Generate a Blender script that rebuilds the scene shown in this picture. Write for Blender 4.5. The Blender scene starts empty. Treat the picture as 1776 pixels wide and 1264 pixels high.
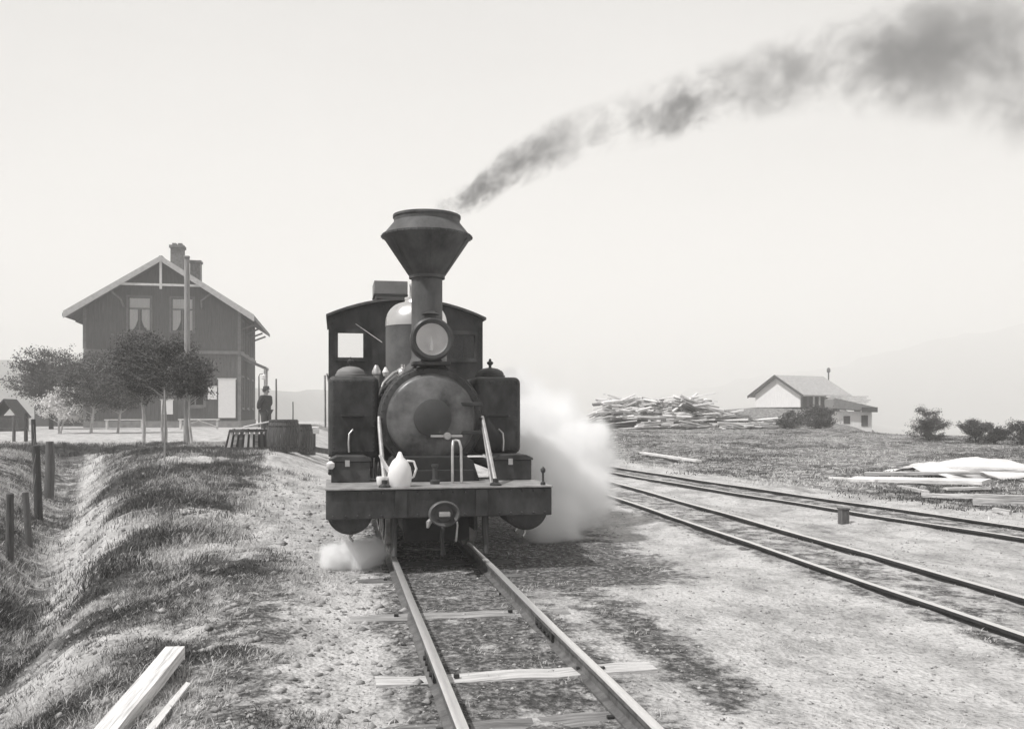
import bpy, bmesh, math, random
import numpy as np
from mathutils import Vector, Matrix

R = math.radians
rng = np.random.default_rng(7)
random.seed(7)
scene = bpy.context.scene
COL = scene.collection

# ------------------------------------------------------------------ camera
cam_d = bpy.data.cameras.new('camera')
cam = bpy.data.objects.new('camera', cam_d)
COL.objects.link(cam)
scene.camera = cam
cam.location = (0, 0, 1.24)
cam.rotation_euler = (R(90), 0, R(-11.2))
cam_d.sensor_width = 36
cam_d.lens = 31.5
cam_d.shift_y = 82 / 1776
cam_d.clip_start = 0.05
cam_d.clip_end = 6000

# ------------------------------------------------------------------ sky
SUN_DIR = Vector((-0.54, -0.17, 0.82)).normalized()      # towards the sun
sun_el = math.asin(SUN_DIR.z)
sun_az = math.atan2(SUN_DIR.x, SUN_DIR.y)
world = bpy.data.worlds.new('World')
scene.world = world
world.use_nodes = True
wt = world.node_tree
wt.nodes.clear()
w_out = wt.nodes.new('ShaderNodeOutputWorld')
w_bg = wt.nodes.new('ShaderNodeBackground')
w_sky = wt.nodes.new('ShaderNodeTexSky')
w_sky.sky_type = 'NISHITA'
w_sky.sun_disc = False
w_sky.sun_elevation = sun_el
w_sky.sun_rotation = sun_az
w_bw = wt.nodes.new('ShaderNodeRGBToBW')
w_co = wt.nodes.new('ShaderNodeTexCoord')
w_map = wt.nodes.new('ShaderNodeMapping')
w_map.inputs['Scale'].default_value = (1.0, 1.0, 2.6)
w_no = wt.nodes.new('ShaderNodeTexNoise')
w_no.inputs['Scale'].default_value = 2.2
w_no.inputs['Detail'].default_value = 5
w_ra = wt.nodes.new('ShaderNodeMapRange')
w_ra.inputs['From Min'].default_value = 0.25
w_ra.inputs['From Max'].default_value = 0.75
w_ra.inputs['To Min'].default_value = 6.0
w_ra.inputs['To Max'].default_value = 9.2
w_mix = wt.nodes.new('ShaderNodeMix')
w_mix.inputs['Factor'].default_value = 0.86          # thin white cloud veil over nearly the whole sky
w_tint = wt.nodes.new('ShaderNodeMix')
w_tint.data_type = 'RGBA'
w_tint.blend_type = 'MULTIPLY'
w_tint.inputs['Factor'].default_value = 1.0
w_tint.inputs[7].default_value = (1.0, 0.982, 0.970, 1)
wt.links.new(w_co.outputs['Generated'], w_map.inputs['Vector'])
wt.links.new(w_map.outputs['Vector'], w_no.inputs['Vector'])
wt.links.new(w_no.outputs['Fac'], w_ra.inputs['Value'])
wt.links.new(w_sky.outputs['Color'], w_bw.inputs['Color'])
wt.links.new(w_bw.outputs['Val'], w_mix.inputs[2])
wt.links.new(w_ra.outputs['Result'], w_mix.inputs[3])
wt.links.new(w_mix.outputs[0], w_tint.inputs[6])
wt.links.new(w_tint.outputs[2], w_bg.inputs['Color'])
w_bg.inputs['Strength'].default_value = 0.060
wt.links.new(w_bg.outputs['Background'], w_out.inputs['Surface'])

# ------------------------------------------------------------------ sun
sun_d = bpy.data.lights.new('sun', 'SUN')
sun_d.energy = 5.0
sun_d.angle = R(1.2)
sun_d.color = (1.0, 0.985, 0.97)
sun = bpy.data.objects.new('sun', sun_d)
COL.objects.link(sun)
sun.rotation_euler = (-SUN_DIR).to_track_quat('-Z', 'Y').to_euler()

vs = scene.view_settings
vs.view_transform = 'Standard'
vs.look = 'None'
vs.exposure = 0.32
vs.gamma = 1.0
vs.use_curve_mapping = False
scene.cycles.use_denoising = True
scene.cycles.volume_bounces = 20
scene.cycles.max_bounces = 24
scene.cycles.transparent_max_bounces = 16
scene.cycles.volume_max_steps = 256

# ------------------------------------------------------------------ helpers
def g(v, warm=1.0):
    return (v, v * (1 - 0.012 * warm), v * (1 - 0.018 * warm), 1)

def tag(o, label=None, cat=None, group=None, kind=None):
    if label: o['label'] = label
    if cat: o['category'] = cat
    if group: o['group'] = group
    if kind: o['kind'] = kind
    return o

def empty(name, loc=(0, 0, 0), rz=0, label=None, cat=None, group=None):
    o = bpy.data.objects.new(name, None)
    o.empty_display_size = 0.2
    COL.objects.link(o)
    o.location = loc
    o.rotation_euler = (0, 0, rz)
    tag(o, label, cat, group)
    return o

def link(name, me, mat=None, parent=None):
    if mat and not me.materials:
        me.materials.append(mat)
    o = bpy.data.objects.new(name, me)
    COL.objects.link(o)
    if parent: o.parent = parent
    return o

class MB:
    def __init__(s):
        s.v = []; s.f = []
    def add(s, vs_, fs):
        b = len(s.v)
        s.v += [tuple(p) for p in vs_]
        s.f += [tuple(i + b for i in f) for f in fs]
        return s
    def box(s, x0, x1, y0, y1, z0, z1, M=None):
        p = [(x0, y0, z0), (x1, y0, z0), (x1, y1, z0), (x0, y1, z0), (x0, y0, z1), (x1, y0, z1), (x1, y1, z1), (x0, y1, z1)]
        if M: p = [M @ Vector(q) for q in p]
        return s.add(p, [(0, 3, 2, 1), (4, 5, 6, 7), (0, 1, 5, 4), (1, 2, 6, 5), (2, 3, 7, 6), (3, 0, 4, 7)])
    def tube(s, pts, rad, n=10, caps=True, flat=1.0):
        pts = [Vector(p) for p in pts]
        if not isinstance(rad, (list, tuple)): rad = [rad] * len(pts)
        rings = []
        up = None
        for i, p in enumerate(pts):
            t = (pts[min(i + 1, len(pts) - 1)] - pts[max(i - 1, 0)])
            if t.length < 1e-9: t = Vector((0, 0, 1))
            t.normalize()
            if up is None:
                up = Vector((1, 0, 0)) if abs(t.x) < 0.9 else Vector((0, 1, 0))
            a = (up - t * up.dot(t)).normalized()
            up = a
            b = t.cross(a)
            rings.append([p + (a * math.cos(2 * math.pi * k / n) + b * math.sin(2 * math.pi * k / n) * flat) * rad[i] for k in range(n)])
        base = len(s.v)
        for r in rings: s.v += [tuple(q) for q in r]
        for i in range(len(rings) - 1):
            for k in range(n):
                k2 = (k + 1) % n
                s.f.append((base + i * n + k, base + i * n + k2, base + (i + 1) * n + k2, base + (i + 1) * n + k))
        if caps:
            s.f.append(tuple(base + k for k in reversed(range(n))))
            s.f.append(tuple(base + (len(rings) - 1) * n + k for k in range(n)))
        return s
    def lathe(s, prof, n=32, o=(0, 0, 0), axis='z', caps=True):
        base = len(s.v)
        for r, h in prof:
            for k in range(n):
                a = 2 * math.pi * k / n
                if axis == 'z': q = (o[0] + r * math.cos(a), o[1] + r * math.sin(a), o[2] + h)
                elif axis == 'y': q = (o[0] + r * math.cos(a), o[1] + h, o[2] + r * math.sin(a))
                else: q = (o[0] + h, o[1] + r * math.cos(a), o[2] + r * math.sin(a))
                s.v.append(q)
        m = len(prof)
        for i in range(m - 1):
            for k in range(n):
                k2 = (k + 1) % n
                s.f.append((base + i * n + k, base + i * n + k2, base + (i + 1) * n + k2, base + (i + 1) * n + k))
        if caps:
            s.f.append(tuple(base + k for k in range(n)))
            s.f.append(tuple(base + (m - 1) * n + k for k in range(n)))
        return s
    def prism(s, poly, a0, a1, axis='y'):
        n = len(poly)
        def q(p, a):
            if axis == 'y': return (p[0], a, p[1])
            if axis == 'x': return (a, p[0], p[1])
            return (p[0], p[1], a)
        return s.add([q(p, a0) for p in poly] + [q(p, a1) for p in poly],
                     [tuple(range(n))[::-1], tuple(range(n, 2 * n))] + [(i, (i + 1) % n, n + (i + 1) % n, n + i) for i in range(n)])
    def mesh(s, name='m', smooth=0):
        me = bpy.data.meshes.new(name)
        me.from_pydata(s.v, [], s.f)
        bm = bmesh.new(); bm.from_mesh(me)
        bmesh.ops.recalc_face_normals(bm, faces=bm.faces)
        bm.to_mesh(me); bm.free()
        if smooth:
            for p in me.polygons: p.use_smooth = True
            me.set_sharp_from_angle(angle=R(smooth))
        return me
    def build(s, name, mat, parent=None, smooth=0, bevel=0, seg=2):
        o = link(name, s.mesh(name, smooth), mat, parent)
        if bevel:
            m = o.modifiers.new('bevel', 'BEVEL')
            m.width = bevel; m.segments = seg; m.limit_method = 'ANGLE'; m.angle_limit = R(40)
        return o

def fast_mesh(name, V, F):
    V = np.asarray(V, np.float32); F = np.asarray(F, np.int32)
    k = F.shape[1]
    me = bpy.data.meshes.new(name)
    me.vertices.add(len(V)); me.vertices.foreach_set('co', V.ravel())
    me.loops.add(F.size); me.loops.foreach_set('vertex_index', F.ravel())
    me.polygons.add(len(F))
    me.polygons.foreach_set('loop_start', np.arange(0, F.size, k, dtype=np.int32))
    me.polygons.foreach_set('loop_total', np.full(len(F), k, np.int32))
    me.update(calc_edges=True)
    return me

# lattice noise for shaping the ground
_tab = rng.random((256, 256))
def vnoise(x, y):
    xi = np.floor(x).astype(int); yi = np.floor(y).astype(int)
    fx = x - xi; fy = y - yi
    fx = fx * fx * (3 - 2 * fx); fy = fy * fy * (3 - 2 * fy)
    a = _tab[xi & 255, yi & 255]; b = _tab[(xi + 1) & 255, yi & 255]
    c = _tab[xi & 255, (yi + 1) & 255]; d = _tab[(xi + 1) & 255, (yi + 1) & 255]
    return (a * (1 - fx) + b * fx) * (1 - fy) + (c * (1 - fx) + d * fx) * fy - 0.5
def sstep(a, b, x):
    t = np.clip((x - a) / (b - a), 0, 1)
    return t * t * (3 - 2 * t)

# ------------------------------------------------------------------ materials
def new_mat(name):
    m = bpy.data.materials.new(name); m.use_nodes = True
    nt = m.node_tree; nt.nodes.clear()
    o = nt.nodes.new('ShaderNodeOutputMaterial')
    return m, nt, o
def N(nt, t, **k):
    n = nt.nodes.new(t)
    for a, b in k.items():
        if a.startswith('_'): setattr(n, a[1:], b)
        else: n.inputs[a.replace('__', ' ')].default_value = b
    return n
def ramp(nt, fac, stops):
    r = nt.nodes.new('ShaderNodeValToRGB')
    e = r.color_ramp.elements
    e[0].position, e[0].color = stops[0][0], stops[0][1]
    e[1].position, e[1].color = stops[-1][0], stops[-1][1]
    for p, c in stops[1:-1]:
        x = e.new(p); x.color = c
    nt.links.new(fac, r.inputs['Fac'])
    return r.outputs['Color']
def surf(name, lo, hi, scale=8, rough=0.7, metal=0, bump=0.2, bscale=60, stretch=(1, 1, 1), detail=6, rand=0.0, spec=0.5, dist=0.01, r0=0.3, r1=0.7, rough2=None, warm=1.0):
    m, nt, o = new_mat(name)
    b = N(nt, 'ShaderNodeBsdfPrincipled', Metallic=metal, Roughness=rough)
    b.inputs['Specular IOR Level'].default_value = spec
    co = N(nt, 'ShaderNodeTexCoord')
    mp = N(nt, 'ShaderNodeMapping', Scale=stretch)
    nt.links.new(co.outputs['Object'], mp.inputs['Vector'])
    no = N(nt, 'ShaderNodeTexNoise', Scale=scale, Detail=detail, Roughness=0.62)
    nt.links.new(mp.outputs['Vector'], no.inputs['Vector'])
    fac = no.outputs['Fac']
    if rand:
        oi = N(nt, 'ShaderNodeObjectInfo')
        va = N(nt, 'ShaderNodeVectorMath', _operation='SCALE', Scale=37.0)
        cx = N(nt, 'ShaderNodeCombineXYZ')
        nt.links.new(oi.outputs['Random'], cx.inputs['X'])
        nt.links.new(oi.outputs['Random'], cx.inputs['Y'])
        nt.links.new(cx.outputs[0], va.inputs[0])
        nt.links.new(va.outputs[0], mp.inputs['Location'])
        ma = N(nt, 'ShaderNodeMath', _operation='MULTIPLY_ADD'); ma.inputs[1].default_value = rand; ma.inputs[2].default_value = -rand / 2
        nt.links.new(oi.outputs['Random'], ma.inputs[0])
        ad = N(nt, 'ShaderNodeMath', _operation='ADD')
        nt.links.new(fac, ad.inputs[0]); nt.links.new(ma.outputs[0], ad.inputs[1])
        fac = ad.outputs[0]
    nt.links.new(ramp(nt, fac, [(r0, g(lo, warm)), (r1, g(hi, warm))]), b.inputs['Base Color'])
    if rough2 is not None:
        rr = N(nt, 'ShaderNodeMapRange'); rr.inputs['To Min'].default_value = rough; rr.inputs['To Max'].default_value = rough2
        rr.inputs['From Min'].default_value = 0.3; rr.inputs['From Max'].default_value = 0.7
        nt.links.new(no.outputs['Fac'], rr.inputs['Value']); nt.links.new(rr.outputs[0], b.inputs['Roughness'])
    if bump:
        n2 = N(nt, 'ShaderNodeTexNoise', Scale=bscale, Detail=4)
        nt.links.new(mp.outputs['Vector'], n2.inputs['Vector'])
        bu = N(nt, 'ShaderNodeBump', Strength=bump, Distance=dist)
        nt.links.new(n2.outputs['Fac'], bu.inputs['Height'])
        nt.links.new(bu.outputs['Normal'], b.inputs['Normal'])
    nt.links.new(b.outputs[0], o.inputs['Surface'])
    return m

M = {}
M['loco'] = surf('loco_paint', 0.012, 0.085, 6, rough=0.36, rough2=0.75, bump=0.25, bscale=18, detail=12, warm=0, stretch=(1, 1, .55), r0=.34, r1=.72)
M['frame'] = surf('loco_frame', 0.012, 0.035, 7, rough=0.7, bump=0.2, bscale=40, warm=0)
M['stack'] = surf('stack_sheet', 0.035, 0.13, 6, rough=0.55, rough2=0.75, bump=0.1, bscale=20, detail=9, stretch=(1, 1, 0.5), warm=0)
M['door'] = surf('door_highlight_paint', 0.03, 0.20, 4.5, rough=0.28, rough2=0.45, bump=0.08, bscale=30, detail=8, warm=0)  # door colour lightened to carry the highlight around its centre plate
M['plate'] = surf('dark_plate', 0.045, 0.06, 9, rough=0.6, bump=0.1, bscale=50, warm=0)
M['deck'] = surf('deck_plate', 0.16, 0.40, 9, rough=0.5, bump=0.2, bscale=60)
M['rod'] = surf('bright_rod', 0.42, 0.65, 12, rough=0.38, metal=0.7, bump=0.05)
M['brass'] = surf('polished_dome', 0.55, 0.75, 3, rough=0.24, metal=0.9, bump=0.03, bscale=12, rough2=0.4)
M['domeskirt'] = surf('dome_casing', 0.05, 0.13, 5, rough=0.35, rough2=0.55, bump=0.06, warm=0)
M['lampmetal'] = surf('lamp_reflector', 0.82, 0.92, 6, rough=0.3, metal=0.3, bump=0.1, bscale=8)
M['vent'] = surf('vent_sheet', 0.16, 0.24, 6, rough=0.65, bump=0.1)
M['enamel'] = surf('white_enamel', 0.78, 0.84, 6, rough=0.35, bump=0.02)
M['rail'] = surf('rail_rust', 0.018, 0.045, 20, rough=0.75, bump=0.4, bscale=70)
M['mainrail'] = surf('main_rail_steel', 0.07, 0.2, 14, rough=0.6, metal=0.2, bump=0.4, bscale=60)
M['railhead'] = surf('rail_polished', 0.78, 0.92, 14, rough=0.34, metal=0.75, bump=0.1, bscale=40, stretch=(6, .5, 1))
M['palesleeper'] = surf('worn_sleeper_wood', 0.22, 0.6, 7, rough=0.85, bump=0.6, bscale=30, stretch=(0.5, 5, 5), rand=0.3)
M['sleeper'] = surf('sleeper_wood', 0.08, 0.34, 7, rough=0.85, bump=0.6, bscale=30, stretch=(0.5, 5, 5), rand=0.5)
M['board'] = surf('sawn_board', 0.16, 0.8, 9, rough=0.85, bump=0.7, bscale=20, stretch=(0.35, 7, 7), rand=0.25, detail=10, r0=.22, r1=.6)
M['oldboard'] = surf('weathered_board', 0.12, 0.78, 3, rough=0.85, bump=0.5, bscale=25, stretch=(0.4, 6, 6), rand=0.9)
M['post'] = surf('fence_wood', 0.05, 0.14, 8, rough=0.85, bump=0.6, bscale=30, stretch=(6, 6, 0.6), rand=0.4)
M['palewood'] = surf('pale_pole_wood', 0.24, 0.42, 6, rough=0.8, bump=0.4, bscale=30, stretch=(6, 6, 0.5))
M['wire'] = surf('fence_wire', 0.12, 0.2, 9, rough=0.5, metal=0.6, bump=0)
M['clad'] = surf('house_cladding', 0.075, 0.14, 4, rough=0.75, bump=0.35, bscale=30, stretch=(5, 5, 0.4), detail=8)
M['trim'] = surf('house_trim', 0.13, 0.2, 6, rough=0.7, bump=0.2)
M['bargewood'] = surf('bargeboard_paint', 0.4, 0.55, 6, rough=0.7, bump=0.2)
M['shedroof'] = surf('pale_shingles', 0.3, 0.46, 5, rough=0.8, bump=0.4, bscale=15)
M['wtrim'] = surf('white_trim', 0.55, 0.7, 6, rough=0.6, bump=0.15)
M['roof'] = surf('roof_tile', 0.10, 0.2, 5, rough=0.8, bump=0.5, bscale=20, detail=8)
M['brick'] = surf('chimney_brick', 0.12, 0.24, 9, rough=0.85, bump=0.5, bscale=30)
M['stone'] = surf('foundation_stone', 0.18, 0.3, 4, rough=0.9, bump=0.5, bscale=15)
M['whitewall'] = surf('whitewashed_boards', 0.68, 0.82, 4, rough=0.75, bump=0.3, bscale=30, stretch=(5, 5, 0.4))
M['darkwood'] = surf('dark_planks', 0.03, 0.09, 5, rough=0.8, bump=0.4, stretch=(6, 6, 0.5))
M['curtain'] = surf('lace_curtain', 0.78, 0.88, 9, rough=0.9, bump=0.3, bscale=20, stretch=(6, 6, 0.6))
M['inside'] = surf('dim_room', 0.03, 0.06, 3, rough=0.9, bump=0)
M['bark'] = surf('pale_bark', 0.35, 0.68, 9, rough=0.85, bump=0.5, bscale=40, stretch=(1, 1, 0.4))
M['darkbark'] = surf('dark_bark', 0.03, 0.08, 9, rough=0.85, bump=0.5, bscale=40)
M['leafdark'] = surf('dark_leaves', 0.035, 0.085, 3, rough=0.6, bump=0)
M['leafmid'] = surf('green_leaves', 0.05, 0.12, 3, rough=0.6, bump=0)
M['leafpale'] = surf('pale_blossom', 0.66, 0.85, 3, rough=0.7, bump=0)
M['grassdark'] = surf('grass_dark', 0.035, 0.11, 2, rough=0.6, bump=0)
M['grasspale'] = surf('grass_dry', 0.38, 0.7, 2.5, rough=0.7, bump=0)
M['pebble'] = surf('pebbles', 0.12, 0.55, 60, rough=0.85, bump=0, detail=2)
M['clod'] = surf('soil_clod', 0.10, 0.5, 9, rough=0.9, bump=0.3, bscale=50)
M['barrel'] = surf('barrel_staves', 0.035, 0.11, 5, rough=0.75, bump=0.4, bscale=25, stretch=(5, 5, 0.5))
M['hoop'] = surf('iron_hoop', 0.05, 0.1, 9, rough=0.6, metal=0.5, bump=0.1)
M['coat'] = surf('dark_wool', 0.018, 0.035, 12, rough=0.95, bump=0.3, warm=0)
M['trouser'] = surf('grey_trousers', 0.03, 0.05, 12, rough=0.95, bump=0.2, warm=0)
M['skin'] = surf('skin', 0.30, 0.36, 8, rough=0.55, bump=0)
M['hair'] = surf('hair', 0.05, 0.09, 20, rough=0.8, bump=0.2)
M['hat'] = surf('felt_hat', 0.035, 0.06, 12, rough=0.9, bump=0.2)
M['forest'] = surf('far_forest', 0.03, 0.09, 0.03, rough=0.9, bump=0.6, bscale=0.12, dist=6.0, detail=9)
M['canvas'] = surf('white_canvas', 0.66, 0.8, 2, rough=0.85, bump=0.3, bscale=6, dist=0.03)
M['rope'] = surf('hose_rubber', 0.03, 0.05, 9, rough=0.8, bump=0.2, warm=0)

def glass_mat():
    m, nt, o = new_mat('window_glass')
    a = N(nt, 'ShaderNodeBsdfTransparent'); a.inputs['Color'].default_value = (0.97, 0.97, 0.97, 1)
    b = N(nt, 'ShaderNodeBsdfGlossy', Roughness=0.03)
    fr = N(nt, 'ShaderNodeFresnel', IOR=1.5)
    mx = N(nt, 'ShaderNodeMixShader')
    nt.links.new(fr.outputs[0], mx.inputs[0]); nt.links.new(a.outputs[0], mx.inputs[1]); nt.links.new(b.outputs[0], mx.inputs[2])
    nt.links.new(mx.outputs[0], o.inputs['Surface'])
    return m
M['glass'] = glass_mat()

def ground_mat():
    m, nt, o = new_mat('ground_soil')
    L = nt.links.new
    b = N(nt, 'ShaderNodeBsdfPrincipled', Roughness=0.92)
    b.inputs['Specular IOR Level'].default_value = 0.2
    co = N(nt, 'ShaderNodeTexCoord')
    P = co.outputs['Object']
    at = N(nt, 'ShaderNodeAttribute', _attribute_name='cover')       # 0 bare sand .. 1 turf
    at3 = N(nt, 'ShaderNodeAttribute', _attribute_name='growth')
    at2 = N(nt, 'ShaderNodeAttribute', _attribute_name='cinder')     # dark ground along the tracks, oily cinders in part
    n1 = N(nt, 'ShaderNodeTexNoise', Scale=1.1, Detail=8, Roughness=0.65)
    mp = N(nt, 'ShaderNodeMapping', Scale=(1.8, 0.55, 1)); mp.inputs['Rotation'].default_value = (0, 0, R(-8))
    L(P, mp.inputs['Vector']); L(mp.outputs[0], n1.inputs['Vector'])
    n2 = N(nt, 'ShaderNodeTexNoise', Scale=22, Detail=6, Roughness=0.7); L(P, n2.inputs['Vector'])
    n3 = N(nt, 'ShaderNodeTexVoronoi', Scale=38); L(P, n3.inputs['Vector'])
    n5 = N(nt, 'ShaderNodeTexNoise', Scale=5.0, Detail=7, Roughness=0.7); L(P, n5.inputs['Vector'])
    sand = ramp(nt, n2.outputs['Fac'], [(0.27, g(0.22)), (0.42, g(0.52)), (0.7, g(0.68))])
    dark = ramp(nt, n2.outputs['Fac'], [(0.3, g(0.03)), (0.48, g(0.085)), (0.66, g(0.34))])
    turf = ramp(nt, n5.outputs['Fac'], [(0.34, g(0.045)), (0.48, g(0.13)), (0.62, g(0.45))])
    def mixc(f, a, c):
        x = N(nt, 'ShaderNodeMix', _data_type='RGBA'); L(f, x.inputs[0]); L(a, x.inputs[6]); L(c, x.inputs[7]); return x.outputs[2]
    def mathn(op, a, bv):
        x = N(nt, 'ShaderNodeMath', _operation=op)
        if hasattr(a, 'node'): L(a, x.inputs[0])
        else: x.inputs[0].default_value = a
        if hasattr(bv, 'node'): L(bv, x.inputs[1])
        else: x.inputs[1].default_value = bv
        return x.outputs[0]
    def edge(att, nz, w=0.9, lo=0.36, hi=0.64):
        s_ = mathn('ADD', att, mathn('MULTIPLY', mathn('SUBTRACT', nz, 0.5), w))
        r = N(nt, 'ShaderNodeMapRange', _interpolation_type='SMOOTHSTEP'); r.inputs['From Min'].default_value = lo; r.inputs['From Max'].default_value = hi
        L(s_, r.inputs['Value']); return r.outputs[0]
    mot = N(nt, 'ShaderNodeMapRange'); mot.inputs['From Min'].default_value = 0.36; mot.inputs['From Max'].default_value = 0.56
    mot.inputs['To Min'].default_value = 0.55; mot.inputs['To Max'].default_value = 1.0
    mq = N(nt, 'ShaderNodeMapping', Scale=(1.0, 0.6, 1)); L(P, mq.inputs['Vector'])
    n6 = N(nt, 'ShaderNodeTexNoise', Scale=2.6, Detail=9, Roughness=0.72); L(mq.outputs[0], n6.inputs['Vector'])
    L(n6.outputs['Fac'], mot.inputs['Value'])
    sv = N(nt, 'ShaderNodeVectorMath', _operation='SCALE'); L(sand, sv.inputs[0]); L(mot.outputs[0], sv.inputs['Scale'])
    sand = sv.outputs[0]
    # damp darker patches in the sand
    wet = edge(mathn('MULTIPLY', n1.outputs['Fac'], 1.0), n5.outputs['Fac'], 0.5, 0.52, 0.74)
    c = mixc(mathn('MULTIPLY', wet, 0.45), sand, dark)
    c = mixc(edge(at2.outputs['Fac'], n5.outputs['Fac'], 1.3), c, dark)
    c = mixc(edge(at.outputs['Fac'], n5.outputs['Fac'], 1.1), c, turf)
    humus = ramp(nt, n5.outputs['Fac'], [(0.3, g(0.02)), (0.5, g(0.05)), (0.7, g(0.14))])
    c = mixc(edge(at3.outputs['Fac'], n5.outputs['Fac'], 1.0, .3, .7), c, humus)
    L(c, b.inputs['Base Color'])
    h = mathn('ADD', mathn('MULTIPLY', n2.outputs['Fac'], 0.7), mathn('MULTIPLY', n3.outputs['Distance'], 0.5))
    bu = N(nt, 'ShaderNodeBump', Strength=0.85, Distance=0.04); L(h, bu.inputs['Height'])
    L(bu.outputs['Normal'], b.inputs['Normal'])
    L(b.outputs[0], o.inputs['Surface'])
    return m
M['ground'] = ground_mat()

# ------------------------------------------------------------------ ground
TX = 0.87                                         # main track centre line (runs along +Y)
GAUGE = 0.75
def xd(y): return -0.55 - 0.235 * y               # ditch line
def sid1(y): return 4.15 + 0.030 * (y - 4)        # siding centre
def sid2(y): return 7.3 - 0.145 * (y - 6.0) + 0.0028 * np.maximum(y - 6.0, 0) ** 2
SHED = (38.5, 66.0)
def height(x, y):
    x = np.asarray(x, float); y = np.asarray(y, float)
    h = np.full(np.broadcast(x, y).shape, -0.10)
    left = sstep(0.4, -1.4, x)
    h = h + 0.47 * sstep(8.5, 21, y) * left
    right = sstep(6.0, 10.5, x)
    h = h + 0.45 * sstep(15, 42, y) * right
    # grassy bank between path and ditch, and the ditch itself
    k = sstep(27, 19, y)
    xm = xd(y) + 1.0 + 0.045 * y
    h = h + 0.07 * np.exp(-((x - xm) / 0.75) ** 2) * k * sstep(0.25, -0.45, x)
    h = h - (0.25 + .33 * sstep(4, 9.5, y)) * np.exp(-((x - xd(y) + .08) / (.2 + .03 * np.clip(y, 0, 30))) ** 2) * sstep(25, 17, y)
    h = h + 0.10 * sstep(-0.8, -2.2, x - xd(y)) * k
    rough = np.clip(sstep(-0.1, -0.8, x) * (y < 30) + 0.8 * sstep(7, 9, x) + 0.15, 0, 1)
    near = np.clip(1.3 - y / 120.0, 0, 1)
    h = h + rough * near * (0.07 * vnoise(x * 0.7 + 9 + .3 * y, y * 0.6 - .25 * x) + 0.055 * vnoise(x * 2.1 - .9 * y, y * 1.9 + 5 + .8 * x) + 0.05 * vnoise(x * 5 + 2.3 * y, y * 4.6 - 2 * x) + 0.03 * vnoise(x * 13 - 4 * y, y * 12 + 5 * x))
    h = h + near * 0.016 * vnoise(x * 3.1, y * 3.1 + 40)
    h = h + 0.042 * sstep(.95, .55, np.abs(x - sid1(y))) + 0.042 * sstep(.95, .55, np.abs(x - sid2(np.minimum(y, 30))))
    # low rise that carries the shed and sheds off to the valley
    h = h + 1.35 * np.exp(-(((x - SHED[0]) / 13) ** 2 + ((y - SHED[1] - 3) / 11) ** 2))
    az = np.degrees(np.arctan2(x, np.maximum(y, 0.1)))
    dist = np.hypot(x, y)
    h = h - 9.0 * sstep(38, 130, dist) * sstep(31.0, 35.5, az)
    h = h - 6.0 * sstep(80, 260, dist) * sstep(-60, -5, x)
    return h
def H(x, y): return float(height(np.array([x]), np.array([y]))[0])

def axis_lines(lo, hi, dlo, dhi, step, grow=1.12):
    a = list(np.arange(dlo, dhi, step))
    s_, p = step, dhi
    while p < hi: a.append(p); s_ *= grow; p += s_
    a.append(hi)
    s_, p, b = step, dlo - step, []
    while p > lo: b.append(p); s_ *= grow; p -= s_
    b.append(lo)
    return np.array(b[::-1] + a)
gx_ = axis_lines(-1470, 2040, -6.5, 9.5, 0.07, 1.035)
gy_ = axis_lines(-50, 2090, 2.3, 14.0, 0.07, 1.03)
GX, GY = np.meshgrid(gx_, gy_)
GZ = height(GX, GY)
nx, ny = len(gx_), len(gy_)
idx = np.arange(nx * ny).reshape(ny, nx)
F = np.stack([idx[:-1, :-1], idx[:-1, 1:], idx[1:, 1:], idx[1:, :-1]], -1).reshape(-1, 4)
PATCH = [  # x, y, half width, half depth: clumps of dark rank grass
    (-1.95, 7.6, .45, 1.0), (-1.45, 6.3, .55, .55), (-.95, 7.4, .75, .75), (-1.35, 4.55, .55, .38), (-.75, 5.0, .35, .30), (-2.9, 8.3, .5, 1.3), (-2.2, 6.3, .4, .8),
    (-1.7, 9.6, .5, .8), (-2.1, 12.5, .8, 1.2), (-3.2, 15.5, .8, 1.5), (-1.9, 16.5, 1.0, 1.2), (-3.4, 20.5, 1.3, 1.6), (-6.3, 23.5, 1.5, 2.0), (-.55, 3.6, .28, .35), (-1.2, 3.2, .3, .25)]
BARE = [(-1.35, 8.6, .6, .55), (-1.75, 5.6, .35, .6), (-1.2, 11.0, .7, .8), (-2.4, 10.6, .4, 1.6), (-3.4, 13.5, .45, 2.2), (-1.1, 5.5, .4, .3), (-2.6, 17.5, .6, 1.0), (-1.6, 3.9, .25, .3)]
def pmask(P_, x, y):
    m = np.zeros(np.broadcast(x, y).shape)
    wx = x + .35 * vnoise(x * 2.3 + 1, y * 2.3); wy = y + .5 * vnoise(x * 2.1, y * 2.1 + 31)
    for a, b, c, d in P_: m = np.maximum(m, np.exp(-((wx - a) / c) ** 2 - ((wy - b) / d) ** 2))
    return m
def cover_f(x, y):
    c = np.zeros_like(x)
    edge = -0.25 - 0.05 * y
    c = np.maximum(c, sstep(0.15, -0.55, x - edge) * sstep(30, 22, y) * 0.95)
    c = np.maximum(c, pmask(PATCH, x, y)) * (1 - .9 * pmask(BARE, x, y))
    # bare sandy bank on the ditch side
    c = c * (1 - 0.75 * np.exp(-((x - xd(y) - 0.30) / 0.30) ** 2) * sstep(3.5, 6, y))
    r = sstep(0.5, 2.2, x - sid2(np.minimum(y, 22)) - 0.4) * 0.78
    r = np.maximum(r, sstep(7, 10, x) * sstep(16, 22, y) * 0.85)
    c = np.maximum(c, r)
    c = np.maximum(c, sstep(95, 160, y) * 0.9)
    c = np.maximum(c, sstep(-16, -22, x) * 0.8)
    return np.clip(c, 0, 1)
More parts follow.
